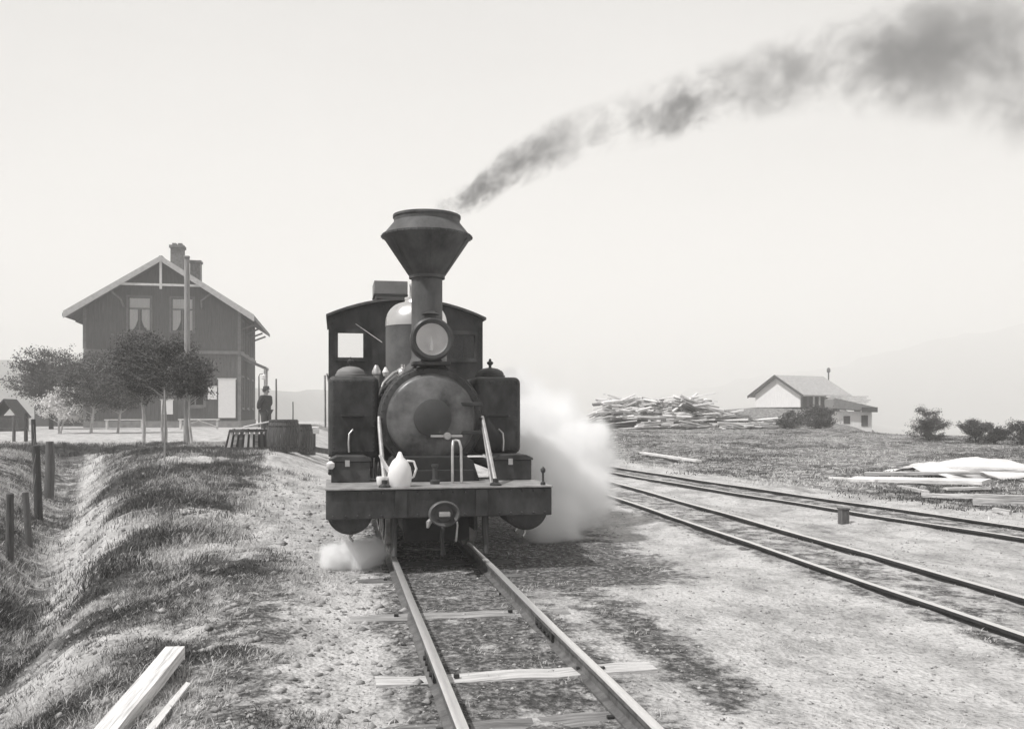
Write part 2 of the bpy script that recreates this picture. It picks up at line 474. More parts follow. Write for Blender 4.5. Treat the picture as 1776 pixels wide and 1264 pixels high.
def cinder_dark_f(x, y):
    a = 0.64 * np.exp(-((x - TX) / 0.75) ** 4)
    a = np.maximum(a, 0.66 * np.exp(-((x - TX - 0.95) / 0.35) ** 2) * sstep(2.8, 4.2, y))
    a = np.maximum(a, 0.56 * np.exp(-((x - sid1(y) + 0.47) / 0.16) ** 2))  # narrow darker strip left of the first siding's near rail
    a = np.maximum(a, 0.50 * np.exp(-((x - sid1(y)) / 0.5) ** 4))
    a = np.maximum(a, 0.56 * np.exp(-((x - sid2(np.minimum(y, 26))) / 0.55) ** 4))
    a = np.maximum(a, 0.75 * np.exp(-((x - TX - 1.0) / 1.25) ** 4) * sstep(5.9, 7.0, y) * sstep(30, 15, y))  # broad darker patch reaching ahead and to the right of the locomotive
    a = np.maximum(a, 0.60 * np.exp(-((x + 0.35 + .03 * y) / 0.55) ** 2) * sstep(13, 6, y))
    return a
me = fast_mesh('ground', np.stack([GX, GY, GZ], -1).reshape(-1, 3), F)
for nm, fn in (('cover', cover_f), ('cinder', cinder_dark_f), ('growth', lambda x, y: .9 * pmask(PATCH, x, y))):
    at = me.attributes.new(nm, 'FLOAT', 'POINT')
    at.data.foreach_set('value', fn(GX.ravel(), GY.ravel()).astype(np.float32))
me.polygons.foreach_set('use_smooth', np.ones(len(F), bool))
tag(link('ground', me, M['ground']), kind='structure')

# far wooded hills, seen through the haze
def hills():
    V, Fq = [], []
    az = np.linspace(-75, 95, 240)
    rows = [(620, 0.0), (700, 0.35), (800, 0.75), (900, 1.0), (1050, 0.9), (1250, 0.6)]
    for a in az:
        # skyline height at 900 m
        sc_ = .5 + 1.0 * float(sstep(-8, 14, np.array(a)))
        prof = 62 * math.exp(-((a + 24) / 11) ** 2) + 26 * math.exp(-((a + 4) / 9) ** 2) + 96 * float(sstep(10, 52, np.array(a)))
        for d, k in rows:
            x = d * math.sin(R(a)); y = d * math.cos(R(a))
            n = 10 * float(vnoise(np.array([a * 0.35 + d * 0.01]), np.array([d * 0.013]))[0]) + 5 * float(vnoise(np.array([a * 1.7]), np.array([d * 0.02]))[0])
            V.append((x * sc_, y * sc_, -16 + (prof * sc_ + n * sc_ + 15) * k))
    m_ = len(rows)
    for i in range(len(az) - 1):
        for j in range(m_ - 1):
            Fq.append((i * m_ + j, (i + 1) * m_ + j, (i + 1) * m_ + j + 1, i * m_ + j + 1))
    me = fast_mesh('hills', V, Fq)
    me.polygons.foreach_set('use_smooth', np.ones(len(Fq), bool))
    tag(link('hills', me, M['forest']), kind='structure')
hills()

# ------------------------------------------------------------------ railway tracks
def rail_prof():
    return [(-0.045, -0.10), (0.045, -0.10), (0.045, -0.09), (0.010, -0.078), (0.008, -0.032), (0.026, -0.022), (0.026, -0.004),
            (-0.026, -0.004), (-0.026, -0.022), (-0.008, -0.032), (-0.010, -0.078), (-0.045, -0.09)]
def sweep(prof, path):
    mb = MB(); n = len(prof)
    for i, (x, y, z) in enumerate(path):
        x0, y0, _ = path[max(i - 1, 0)]; x1, y1, _ = path[min(i + 1, len(path) - 1)]
        L_ = math.hypot(x1 - x0, y1 - y0); nxv, nyv = (y1 - y0) / L_, -(x1 - x0) / L_
        for px, pz in prof: mb.v.append((x + nxv * px, y + nyv * px, z + pz))
    for i in range(len(path) - 1):
        for k in range(n):
            mb.f.append((i * n + k, i * n + (k + 1) % n, (i + 1) * n + (k + 1) % n, (i + 1) * n + k))
    mb.f.append(tuple(range(n))); mb.f.append(tuple((len(path) - 1) * n + k for k in range(n)))
    return mb

def sleeper_mesh(i):
    r = random.Random(i)
    mb = MB(); n = 9
    for k in range(n):
        x = -0.72 + 1.44 * k / (n - 1) + r.uniform(-.01, .01)
        dy0, dy1, dz = r.uniform(-.012, .012), r.uniform(-.012, .012), r.uniform(-.008, .006)
        mb.v += [(x, -0.085 + dy0, -0.14), (x, 0.085 + dy1, -0.14), (x, 0.078 + dy1, dz), (x, -0.078 + dy0, dz)]
    for k in range(n - 1):
        for j in range(4):
            mb.f.append((k * 4 + j, k * 4 + (j + 1) % 4, (k + 1) * 4 + (j + 1) % 4, (k + 1) * 4 + j))
    mb.f += [(0, 1, 2, 3), tuple(4 * (n - 1) + j for j in (3, 2, 1, 0))]
    me = mb.mesh('sleeper'); me.materials.append(M['sleeper'])
    return me
SLP = [sleeper_mesh(i) for i in range(6)]
SLPP = [m_.copy() for m_ in SLP]
for m_ in SLPP: m_.materials[0] = M['palesleeper']
spike_me = MB().box(-0.014, 0.014, -0.011, 0.011, 0, 0.016).mesh('spike'); spike_me.materials.append(M['rail'])

def track(name, fx, y0, y1, label, step, sl_y0, sl_y1, sl_top, spikes_to=-99, rail_z=0.0, pale=False):
    t = empty(name, (0, 0, 0), 0, label, 'railway track')
    ys = np.arange(y0, y1 + 0.01, step)
    for s in (-1, 1):
        path = [(float(fx(y)) + s * GAUGE / 2, float(y), rail_z + 0.004 * math.sin(y * 1.9 + s)) for y in ys]
        rl = sweep(rail_prof(), path).build('rail', M['mainrail'] if pale else M['rail'], t, smooth=35)
        sweep([(-0.0245, -0.0038), (0.0245, -0.0038), (0.019, 0.0), (-0.019, 0.0)], path).build('railhead', M['railhead'], rl, smooth=35)
    y = sl_y0; k = 0
    while y < sl_y1:
        bright = pale and k in (11, 13, 8)
        o = link('sleeper', (SLPP if bright else SLP)[k % 6], None, t)
        o.location = (float(fx(y)) + random.uniform(-.05, .05), y, -.087 if bright else sl_top(k, y))
        o.rotation_euler = (random.uniform(-.03, .03), random.uniform(-.006, .006), random.uniform(-.025, .025))
        if y < spikes_to:
            for s in (-1, 1):
                for d in (-0.058, 0.058):
                    q = link('spike', spike_me, None, o)
                    q.location = (s * GAUGE / 2 + d, random.uniform(-.03, .03), 0.0)
        y += 0.69 if pale else random.uniform(0.60, 0.74); k += 1
    return t
shown = {3.05: 0}
def main_top(k, y):
    # every other sleeper is worn clear of the cinders, the rest lie under them
    return -0.100 + random.uniform(-0.010, 0.008)
mt = track('railway_track', lambda y: TX, -4, 62, 'straight main track with bright rails leading under the locomotive', 1.0, -3.14, 30, main_top, 9.0, 0.0, True)
track('railway_track', sid1, -4, 62, 'siding track of two dark rails beside the bare sand', 1.0, -3, 40, lambda k, y: -0.112 + random.uniform(-.012, .012), 0, -0.005)
track('railway_track', lambda y: np.where(y < 30, sid2(np.asarray(y, float)), sid2(np.array(30.)) + (np.asarray(y, float) - 30) * 0.0), -3, 62, 'farthest siding track curving towards the lumber in the field', 0.8, -2, 34, lambda k, y: -0.112 + random.uniform(-.012, .012), 0, -0.005)
# fishplates on the main rails
for s, y in ((-1, 4.55), (1, 5.2)):
    for d in (-1, 1):
        mb = MB().box(-0.009, 0.009, -0.21, 0.21, -0.075, -0.026)
        for q in (-.15, -.05, .05, .15): mb.lathe([(0.013, 0), (0.013, 0.012)], 6, (d * 0.009 if d > 0 else -0.021, q, -0.05), 'x')
        o = mb.build('fishplate', M['rail'], mt); o.location = (TX + s * GAUGE / 2 + d * 0.018, y, 0)

# ------------------------------------------------------------------ locomotive
loco = empty('steam_locomotive', (TX, 7.4, 0), 0, 'black narrow gauge tank locomotive with diamond smokestack and round headlamp', 'locomotive')
W = 0.93
def rivets(pts, r=0.011, axis='y', h=0.008):
    mb = MB()
    for p in pts:
        mb.lathe([(r, 0), (r * 0.75, -h * 0.7), (r * 0.2, -h)], 8, p, axis)
    return mb
# front beam
beam = MB().box(-W - .01, W + .01, 0, 0.09, 0.365, 0.60).build('buffer_beam', M['loco'], loco, bevel=0.008)
rivets([(x, 0.0, z) for x in np.linspace(-.88, .88, 19) for z in (0.39, 0.575)]).build('rivets', M['loco'], beam)['kind'] = 'stuff'
for s in (-1, 1):
    MB().box(s * .335 - .05, s * .335 + .05, -0.012, -0.001, 0.37, 0.595).build('stiffener', M['loco'], beam, bevel=.003)
MB().box(-W - .015, W + .015, -0.02, 1.05, 0.602, 0.617).build('footplate', M['deck'], loco, bevel=0.004)
for s in (-1, 1):
    MB().box(s * .30 - .014, s * .30 + .014, 0.092, 5.6, 0.24, 0.60).build('frame_plate', M['frame'], loco)
    MB().box(s * .8 - .13, s * .8 + .13, 1.055, 3.55, 0.66, 0.68).build('running_board', M['frame'], loco)
MB().box(-.285, .285, 0.6, 5.2, 0.5, 0.598).build('inner_frame', M['frame'], loco)
MB().box(-.284, .284, 0.35, 0.40, 0.12, 0.498).build('cross_stretcher', M['frame'], loco)
# cylinders
for s in (-1, 1):
    c = MB().lathe([(.175, .12), (.19, .13), (.19, .60), (.175, .62)], 40, (s * .745, 0, .415), 'y').build('cylinder', M['loco'], loco, smooth=40)
    MB().lathe([(.09, .082), (.13, .088), (.168, .10), (.17, .118)], 32, (s * .745, 0, .415), 'y').build('cylinder_cover', M['loco'], c, smooth=50)
    rivets([(s * .745 + .15 * math.cos(a), .105, .415 + .15 * math.sin(a)) for a in np.linspace(0, 2 * math.pi, 11)[:-1]], .012, h=.014).build('cover_bolts', M['loco'], c)['kind'] = 'stuff'
    for yy in (.2, .54):
        MB().tube([(s * .745, yy, .235), (s * .745, yy, .19), (s * .72, yy - .03, .165)], .011, 8).build('drain_cock', M['rod'], c, smooth=40)
    MB().box(s * .56 - .1, s * .56 + .1, .14, .6, .44, .598).build('steam_chest', M['frame'], loco, bevel=.01)
    # rail guard
    MB().tube([(s * .385, .12, .40), (s * .385, .10, .2), (s * .385, .05, .045)], [.03, .028, .022], 8).build('rail_guard', M['loco'], loco, smooth=40)
# wheels
def wheel(r):
    ty = MB().lathe([(r - .035, -.045), (r, -.045), (r - .004, .028), (r + .022, .034), (r + .02, .05), (r - .035, .05)], 40, axis='x', caps=False)
    sp = MB().lathe([(.07, -.05), (.07, .05)], 16, axis='x').lathe([(r - .065, -.03), (r - .036, -.03), (r - .036, .03), (r - .065, .03)], 40, axis='x', caps=False)
    for k in range(8):
        a = 2 * math.pi * k / 8
        sp.tube([(0, .05 * math.cos(a), .05 * math.sin(a)), (0, (r - .05) * math.cos(a), (r - .05) * math.sin(a))], .017, 6)
    a, b = ty.mesh('tyre', 40), sp.mesh('spokes', 40)
    a.materials.append(M['rod']); b.materials.append(M['frame'])
    return a, b
wm, wm2 = wheel(.36), wheel(.25)
for y, mm in ((1.05, wm), (2.1, wm), (3.1, wm), (4.6, wm2)):
    r = .36 if mm is wm else .25
    for s in (-1, 1):
        w = empty('wheel', (s * (GAUGE / 2), y, r)); w.parent = loco; w.rotation_euler = (random.uniform(0, 1), 0, math.pi if s > 0 else 0)
        if s < 0: w.rotation_euler[2] = 0
        link('tyre', mm[0], None, w); link('spokes', mm[1], None, w)
    MB().tube([(-.4, y, r), (.4, y, r)], .05, 12).build('axle', M['frame'], loco, smooth=40)
for s in (-1, 1):
    MB().box(s * .49 - .015, s * .49 + .015, 1.0, 3.15, .27, .33).build('coupling_rod', M['frame'], loco, bevel=.005)
    MB().tube([(s * .60, .62, .415), (s * .60, 2.1, .30)], .028, 8).build('connecting_rod', M['frame'], loco, smooth=40)
    MB().tube([(s * .745, .60, .415), (s * .745, 1.3, .415)], .022, 8).build('piston_rod', M['rod'], loco, smooth=40)
# central buffer coupler
cp = MB().lathe([(.05, .0), (.055, -.10), (.075, -.14)], 24, (0, 0, .415), 'y').build('coupler', M['loco'], loco, smooth=50)
hd = MB()
ring = []
for k in range(28):
    a = 2 * math.pi * k / 28
    ring.append((.128 * math.cos(a), .105 * math.sin(a)))
n = 28
vv = []
for (yy, sc) in ((-.135, .6), (-.15, .97), (-.17, 1.0), (-.205, .99), (-.215, .9), (-.19, .72), (-.165, .58)):
    vv += [(sc * p[0], yy, .415 + sc * p[1]) for p in ring]
ff = [(i * n + k, i * n + (k + 1) % n, (i + 1) * n + (k + 1) % n, (i + 1) * n + k) for i in range(6) for k in range(n)]
ff += [tuple(range(n)), tuple(6 * n + k for k in range(n))]
hd.add(vv, ff).build('buffer_head', M['domeskirt'], cp, smooth=50)
MB().box(-.045, .045, -.235, -.16, .395, .435).build('coupling_slot_bar', M['rod'], cp, bevel=.008)
MB().tube([(-.06, -.02, .375), (-.115, -.06, .33), (-.12, -.05, .29)], [.022, .024, .012], 8).build('coupling_hook', M['rod'], cp, smooth=50)
MB().tube([(.03, .1, .36), (.02, .03, .30), (.0, .0, .2), (.01, -.01, .10), (.015, .01, .06)], [.02, .02, .018, .018, .024], 8).build('brake_hose', M['rope'], loco, smooth=50)
MB().tube([(.12, .05, .40), (.13, -.02, .3), (.12, .0, .16)], .009, 6).build('chain', M['rod'], loco, smooth=50)
# smokebox
sb = MB().lathe([(.44, .80), (.462, .805), (.47, .82), (.47, 1.5)], 64, (0, 0, 1.18), 'y').build('smokebox', M['loco'], loco, smooth=40)
MB().lathe([(.475, .83), (.486, .835), (.486, .875), (.475, .88)], 64, (0, 0, 1.18), 'y', caps=False).build('front_ring', M['plate'], sb, smooth=40)
rivets([(.452 * math.cos(a), .803, 1.18 + .452 * math.sin(a)) for a in np.linspace(0, 2 * math.pi, 41)[:-1]], .010).build('rivets', M['loco'], sb)['kind'] = 'stuff'
mbr = MB()
for yy in (.90, 1.42):
    for a in np.linspace(.35, math.pi - .35, 26):
        mbr.lathe([(.010, -.006), (.009, .006), (.003, .010)], 6, (.470 * math.cos(a), yy, 1.18 + .470 * math.sin(a)))
mbr.build('rivets', M['loco'], sb)['kind'] = 'stuff'
prof = [(.41, .80), (.41, .785), (.40, .775)]
for k in range(1, 11):
    a = k / 10
    prof.append((.40 * math.cos(a * math.pi / 2 * .84), .775 - .075 * math.sin(a * math.pi / 2 * .84)))
dr = MB().lathe(prof, 64, (0, 0, 1.18), 'y').build('smokebox_door', M['door'], loco, smooth=45)
MB().lathe([(.172, .73), (.172, .684), (.165, .678), (.0005, .676)], 48, (0, 0, 1.185), 'y').build('door_plate', M['plate'], dr, smooth=40)
MB().box(-.02, .27, .665, .69, 1.008, 1.03).build('door_handle', M['rod'], dr, bevel=.006)
MB().lathe([(.03, .64), (.035, .65), (.035, .72)], 16, (.13, 0, 1.02), 'y').build('handle_boss', M['rod'], dr, smooth=40)
for zz in (1.05, 1.31):
    MB().box(.16, .46, .725, .757, zz - .018, zz + .018).build('door_hinge', M['loco'], dr, bevel=.006)
# saddle and apron below the smokebox
MB().prism([(-.42, .619), (.42, .619), (.36, .80), (.30, .84), (-.30, .84), (-.36, .80)], .62, 1.45).build('saddle', M['frame'], loco, bevel=.01)
MB().box(-.36, .36, .56, .615, .62, .72).build('apron', M['frame'], loco, bevel=.006)
# front handrail pair (upright grab irons) and stub
MB().tube([(.14, .38, .62), (.14, .38, .93), (.15, .40, .985), (.175, .42, .99), (.20, .40, .985), (.215, .38, .93), (.22, .38, .62)], .0125, 10).build('grab_iron', M['rod'], loco, smooth=60)
MB().lathe([(.04, 0), (.045, .03), (.022, .04), (.02, .14), (.03, .15), (.03, .17)], 16, (-.02, .32, .617)).build('flag_socket', M['plate'], loco, smooth=40)
# brace rods, both sides, from smokebox to beam
for s in (-1, 1):
    MB().tube([(s * .475, .80, 1.19), (s * .475, .70, 1.1), (s * .465, .05, .63)], [.016, .019, .019], 10).build('brace_rod', M['rod'], loco, smooth=50)
    MB().lathe([(.05, 0), (.05, .015), (.025, .03), (.025, .06)], 16, (s * .465, .05, .617)).build('brace_foot', M['loco'], loco, smooth=40)
MB().tube([(.475, .81, 1.12), (.44, .12, .63)], .011, 8).build('brace_rod', M['rod'], loco, smooth=50)
# boiler
MB().lathe([(.445, 1.5), (.445, 3.62)], 56, (0, 0, 1.18), 'y').build('boiler', M['loco'], loco, smooth=40)
for y in (1.56, 2.0, 2.75, 3.3):
    MB().lathe([(.4455, y), (.452, y + .003), (.452, y + .045), (.4455, y + .048)], 56, (0, 0, 1.18), 'y', caps=False).build('boiler_band', M['plate'], loco, smooth=40)
# smokestack
SY = 1.20
st = MB().lathe([(.235, 1.60), (.215, 1.655), (.165, 1.71), (.148, 1.76), (.148, 2.53)], 48, (0, SY, 0)).build('smokestack', M['stack'], loco, smooth=45)
MB().lathe([(.172, 2.515), (.172, 2.545), (.18, 2.55), (.405, 2.885), (.428, 2.905), (.43, 2.925), (.405, 2.94), (.315, 3.05), (.316, 3.085), (.325, 3.092), (.325, 3.115), (.30, 3.115), (.29, 3.06), (.15, 3.0)], 64, (0, SY, 0)).build('spark_arrester', M['stack'], st, smooth=30)
mbr = MB()
for k in range(40):
    a = 2 * math.pi * k / 40
    mbr.lathe([(.008, -.008), (.008, .004), (.003, .008)], 6, (.432 * math.cos(a), SY + .432 * math.sin(a), 2.912))
mbr.build('rivets', M['stack'], st)['kind'] = 'stuff'
for k in range(6):
    a = 2 * math.pi * k / 6 - .5
    MB().tube([(.186 * math.cos(a), SY + .186 * math.sin(a), 2.555), (.408 * math.cos(a), SY + .408 * math.sin(a), 2.886)], .006, 5).build('lap_seam', M['stack'], st)
MB().lathe([(.149, 1.93), (.158, 1.935), (.158, 1.975), (.149, 1.98)], 48, (0, SY, 0), caps=False).build('stack_band', M['plate'], st, smooth=40)
# headlamp
hl = MB().lathe([(.145, .735), (.15, .715), (.178, .71), (.196, .725), (.198, .76), (.185, .775), (.185, .985), (.16, 1.0), (.001, 1.0)], 48, (0, 0, 1.90), 'y', caps=False).build('headlamp', M['loco'], loco, smooth=40)
MB().lathe([(.148, .745), (.13, .80), (.09, .86), (.04, .89), (.001, .895)], 40, (0, 0, 1.90), 'y', caps=False).build('reflector', M['lampmetal'], hl, smooth=60)
MB().lathe([(.146, .738), (.10, .729), (.05, .725), (.001, .724)], 40, (0, 0, 1.90), 'y', caps=False).build('lens', M['glass'], hl, smooth=60)
MB().lathe([(.018, 0), (.02, .05), (.010, .09), (.004, .13)], 12, (0, .81, 1.80)).build('burner', M['enamel'], hl, smooth=60)
MB().box(-.17, .17, .74, 1.0, 1.665, 1.70).build('lamp_shelf', M['loco'], hl, bevel=.006)
MB().prism([(-.10, 1.701), (.10, 1.701), (.06, 1.76), (-.06, 1.76)], .78, .95).build('lamp_bracket', M['loco'], hl)
MB().lathe([(.06, 2.07), (.06, 2.13), (.085, 2.14), (.03, 2.17)], 20, (0, .88, 0)).build('lamp_vent', M['loco'], hl, smooth=40)
for s in (-1, 1):
    MB().tube([(s * .13, .86, 1.67), (s * .22, .90, 1.585)], .014, 8).build('lamp_strut', M['loco'], hl, smooth=40)
# steam dome
dm = MB().lathe([(.37, 1.54), (.34, 1.60), (.33, 1.66), (.33, 2.18)], 56, (0, 2.35, 0)).build('steam_dome', M['domeskirt'], loco, smooth=40)
prof = [(.334, 2.16)]
for k in range(0, 11):
    a = k / 10 * math.pi / 2
    prof.append((.13 + .204 * math.cos(a), 2.19 + .23 * math.sin(a)))
prof += [(.12, 2.445), (.125, 2.45), (.125, 2.475), (.02, 2.478)]
MB().lathe(prof, 56, (0, 2.35, 0)).build('dome_cover', M['brass'], dm, smooth=40)
MB().box(-.012, .012, 2.008, 2.03, 1.66, 2.16).build('dome_seam', M['rod'], dm)
for x in (-.05, .03):
    MB().tube([(x, 2.35, 2.47), (x, 2.35, 2.585), (x, 2.33, 2.615)], [.024, .022, .028], 10).build('safety_valve', M['rod'], dm, smooth=50)
# sandbox fitting and clack valve between dome and headlamp
MB().lathe([(.07, 0), (.075, .05), (.05, .085), (.02, .10), (.02, .13)], 20, (-.20, 1.62, 1.585)).build('lubricator', M['brass'], loco, smooth=50)
MB().tube([(-.22, 1.62, 1.66), (-.30, 1.55, 1.62), (-.40, 1.45, 1.52), (-.47, 1.35, 1.36)], .014, 8).build('pipe', M['rod'], loco, smooth=50)
MB().tube([(-.10, 2.02, 1.66), (-.27, 1.80, 1.57), (-.44, 1.6, 1.42)], .02, 8).build('pipe', M['loco'], loco, smooth=50)
MB().lathe([(.03, 0), (.03, .16), (.045, .17), (.045, .2), (.018, .26)], 14, (-.455, 1.75, 1.45)).build('clack_valve', M['rod'], loco, smooth=40)
MB().lathe([(.022, 0), (.035, .04), (.01, .09)], 12, (-.365, 1.72, 1.60)).build('valve_cap', M['enamel'], loco, smooth=40)
# long handrail wire from cab to dome
MB().tube([(-.62, 3.58, 2.30), (-.36, 2.5, 2.0)], .005, 6).build('bell_cord', M['rod'], loco)
# side tanks
for s in (-1, 1):
    x0, x1 = (s * .455, s * W) if s > 0 else (s * W, s * .455)
    tk = MB().box(x0, x1, 1.22, 3.597, .80 if s < 0 else .83, 1.58).build('side_tank', M['loco'], loco, bevel=.06, seg=4)
    pts = [(x, 1.222, z) for z in (.87, 1.2, 1.53) for x in np.linspace(x0 + .05, x1 - .05, 11)] + [(x, 1.222, z) for x in (x0 + .05, x1 - .05) for z in np.linspace(.9, 1.5, 13)]
    rivets(pts, .008, h=.006).build('rivets', M['loco'], tk)['kind'] = 'stuff'
    fl = MB().lathe([(.155, 1.58), (.155, 1.615), (.142, 1.62), (.142, 1.635), (.125, 1.66), (.08, 1.685), (.03, 1.695), (.001, 1.697)], 36, (s * .71, 1.75, 0), caps=False).build('filler_lid', M['vent'] if s < 0 else M['loco'], tk, smooth=35)
    MB().lathe([(.016, 1.69), (.014, 1.72), (.032, 1.735), (.034, 1.752), (.014, 1.765), (.012, 1.785), (.004, 1.79)], 14, (s * .71, 1.75, 0)).build('lid_knob', M['loco'], fl, smooth=40)
    MB().tube([(s * .70, 1.20, 1.07), (s * .735, 1.17, 1.03), (s * .74, 1.16, .95), (s * .735, 1.16, .86)], .011, 8).build('pipe', M['rod'], tk, smooth=50)
    MB().box(s * .70 - .10, s * .70 + .10, 1.19, 1.219, 1.19, 1.215).build('step', M['frame'], tk, bevel=.004)
    # toolbox on the footplate
    bx0, bx1 = (s * .56, s * .90) if s > 0 else (s * .90, s * .56)
    tb = MB().box(bx0, bx1, .62, .96, .619, .80).build('toolbox', M['loco'], loco, bevel=.006)
    MB().prism([(bx0 - .012, .801), (bx1 + .012, .801), (bx1 + .012, .82), (bx1 - .05, .848), (bx0 + .05, .848), (bx0 - .012, .82)], .605, .975).build('toolbox_lid', M['loco'], tb, bevel=.004)
    MB().box(bx0 + .12, bx0 + .16, .59, .604, .76, .815).build('hasp', M['rod'], tb)
    MB().box(s * .8 - .12, s * .8 + .12, .98, 1.21, .66, .80).build('tank_support', M['frame'], loco)
    # foot steps
    MB().box(s * .80 - .1, s * .80 + .1, 3.7, 3.95, .30, .32).build('cab_step', M['frame'], loco)
# lamp irons on the beam
for s in (1,):
    MB().lathe([(.022, 0), (.022, .02), (.009, .03), (.009, .10), (.022, .115), (.022, .135), (.006, .155)], 12, (s * .875, .05, .617)).build('lamp_iron', M['loco'], loco, smooth=40)
MB().lathe([(.02, 0), (.036, .02), (.036, .05), (.01, .07)], 12, (-.905, .58, .74)).build('lamp_knob', M['enamel'], loco, smooth=40)
# cab
cab = empty('cab', (0, 0, 0)); cab.parent = loco
def roof_z(x, base=2.39, rise=0.20): return base + rise * (1 - (x / W) ** 2)
def wall_with_windows(y0, y1, wins, zb=.7, name='cab_wall'):
    xs = sorted(set([-W, W] + [w[0] for w in wins] + [w[1] for w in wins] + list(np.linspace(-W, W, 13))))
    mb = MB()
    for a, b in zip(xs[:-1], xs[1:]):
        mid = (a + b) / 2
        spans = [(zb, None)]
        for w in wins:
            if w[0] - 1e-6 <= mid <= w[1] + 1e-6: spans = [(zb, w[2]), (w[3], None)]
        for z0, z1 in spans:
            mb.prism([(a, z0), (b, z0), (b, z1 if z1 else roof_z(b)), (a, z1 if z1 else roof_z(a))], y0, y1)
    return mb.build(name, M['loco'], cab)
fw = wall_with_windows(3.60, 3.63, [(-.83, -.53, 1.895, 2.19), (.53, .83, 1.895, 2.19)], name='front_wall')
rw = wall_with_windows(5.17, 5.20, [(-.86, -.44, 1.93, 2.37), (.02, .30, 1.93, 2.30)], name='rear_wall')
rivets([(x, 3.599, roof_z(x) - .05) for x in np.linspace(-.88, .88, 25)] + [(s * .90, 3.599, z) for s in (-1, 1) for z in np.linspace(1.65, 2.3, 10)], .008, h=.006).build('rivets', M['loco'], cab)['kind'] = 'stuff'
for s in (-1, 1):
    a, b = (-.83, -.53) if s < 0 else (.53, .83)
    fr = MB().box(a - .035, b + .035, 3.575, 3.599, 1.85, 1.895).box(a - .035, b + .035, 3.575, 3.599, 2.19, 2.235).box(a - .035, a, 3.575, 3.599, 1.8951, 2.1899).box(b, b + .035, 3.575, 3.599, 1.8951, 2.1899).build('window_frame', M['loco'], cab, bevel=.004)
    MB().box(a, b, 3.612, 3.616, 1.895, 2.19).build('pane', M['glass'], fr)
    x = s * W
    # side sheets: left has a cut-out, right shaped closed to keep its window dark
    if s > 0:
        MB().prism([(3.631, .7), (5.169, .7), (5.169, 2.39), (3.631, 2.39)], x - .012, x + .012, 'x').build('side_sheet', M['loco'], cab)
        continue
    MB().prism([(3.631, .7), (5.169, .7), (5.169, 2.39), (4.95, 2.39), (4.95, 1.62), (4.4, 1.62), (4.4, 2.39), (3.631, 2.39)], x - .012, x + .012, 'x').build('side_sheet', M['loco'], cab)
    MB().box(x - .016, x + .016, 4.41, 4.94, 2.28, 2.388).build('side_header', M['loco'], cab)
rp = [(x, roof_z(x) + .004) for x in np.linspace(-W - .04, W + .04, 17)]
MB().prism(rp + [(x, z + .03) for x, z in rp[::-1]], 3.53, 5.32).build('cab_roof', M['stack'], cab, smooth=30)
MB().box(-.90, .90, 3.64, 5.16, .70, .72).build('cab_floor', M['frame'], cab)
MB().lathe([(.40, 3.64), (.40, 3.9)], 32, (0, 0, 1.35), 'y').build('backhead', M['frame'], cab, smooth=40)
vb = MB().box(-.33, .02, 4.3, 4.75, 2.59, 2.70).build('vent_base', M['plate'], cab)
MB().box(-.37, .06, 4.26, 4.79, 2.76, 2.93).box(-.35, .04, 4.28, 4.77, 2.705, 2.755).build('roof_vent', M['vent'], vb, bevel=.006)
MB().box(-.375, .065, 4.255, 4.795, 2.742, 2.759).build('vent_lip', M['plate'], vb)
MB().box(-.90, .90, 5.201, 5.95, .62, 1.55).build('coal_bunker', M['loco'], loco, bevel=.02)
MB().box(-W, W, 5.95, 6.05, .365, .60).build('rear_beam', M['loco'], loco)
MB().tube([(-W - .05, 3.62, 1.05), (-W - .055, 3.62, 1.68)], .012, 8).build('cab_handrail', M['rod'], loco)
MB().tube([(-W - .01, 1.35, 1.60), (-W - .01, 3.5, 1.60)], .010, 8).build('tank_handrail', M['rod'], loco)

# white can standing on the beam
can = empty('watering_can', (TX - .335, 7.53, .6175), 0, 'small white enamel can with long spout standing on the front beam', 'can')
can.scale = (1.15, 1.15, 1.12)
cb = MB().lathe([(.078, 0), (.082, .01), (.088, .09), (.078, .145), (.055, .19), (.028, .215), (.012, .255), (.001, .26)], 28, caps=False).build('body', M['enamel'], can, smooth=60)
MB().tube([(-.065, 0, .10), (-.10, 0, .15), (-.145, -.01, .235)], [.018, .014, .010], 10).build('spout', M['enamel'], can, smooth=60)
MB().tube([(.05, 0, .19), (.10, 0, .185), (.12, 0, .13), (.10, 0, .07), (.08, 0, .06)], .009, 8).build('handle', M['enamel'], can, smooth=60)
MB().lathe([(.028, 0), (.04, .02), (.045, .06), (.042, .075)], 16, (-.125, .0, .0)).build('drip_cup', M['enamel'], can, smooth=60)

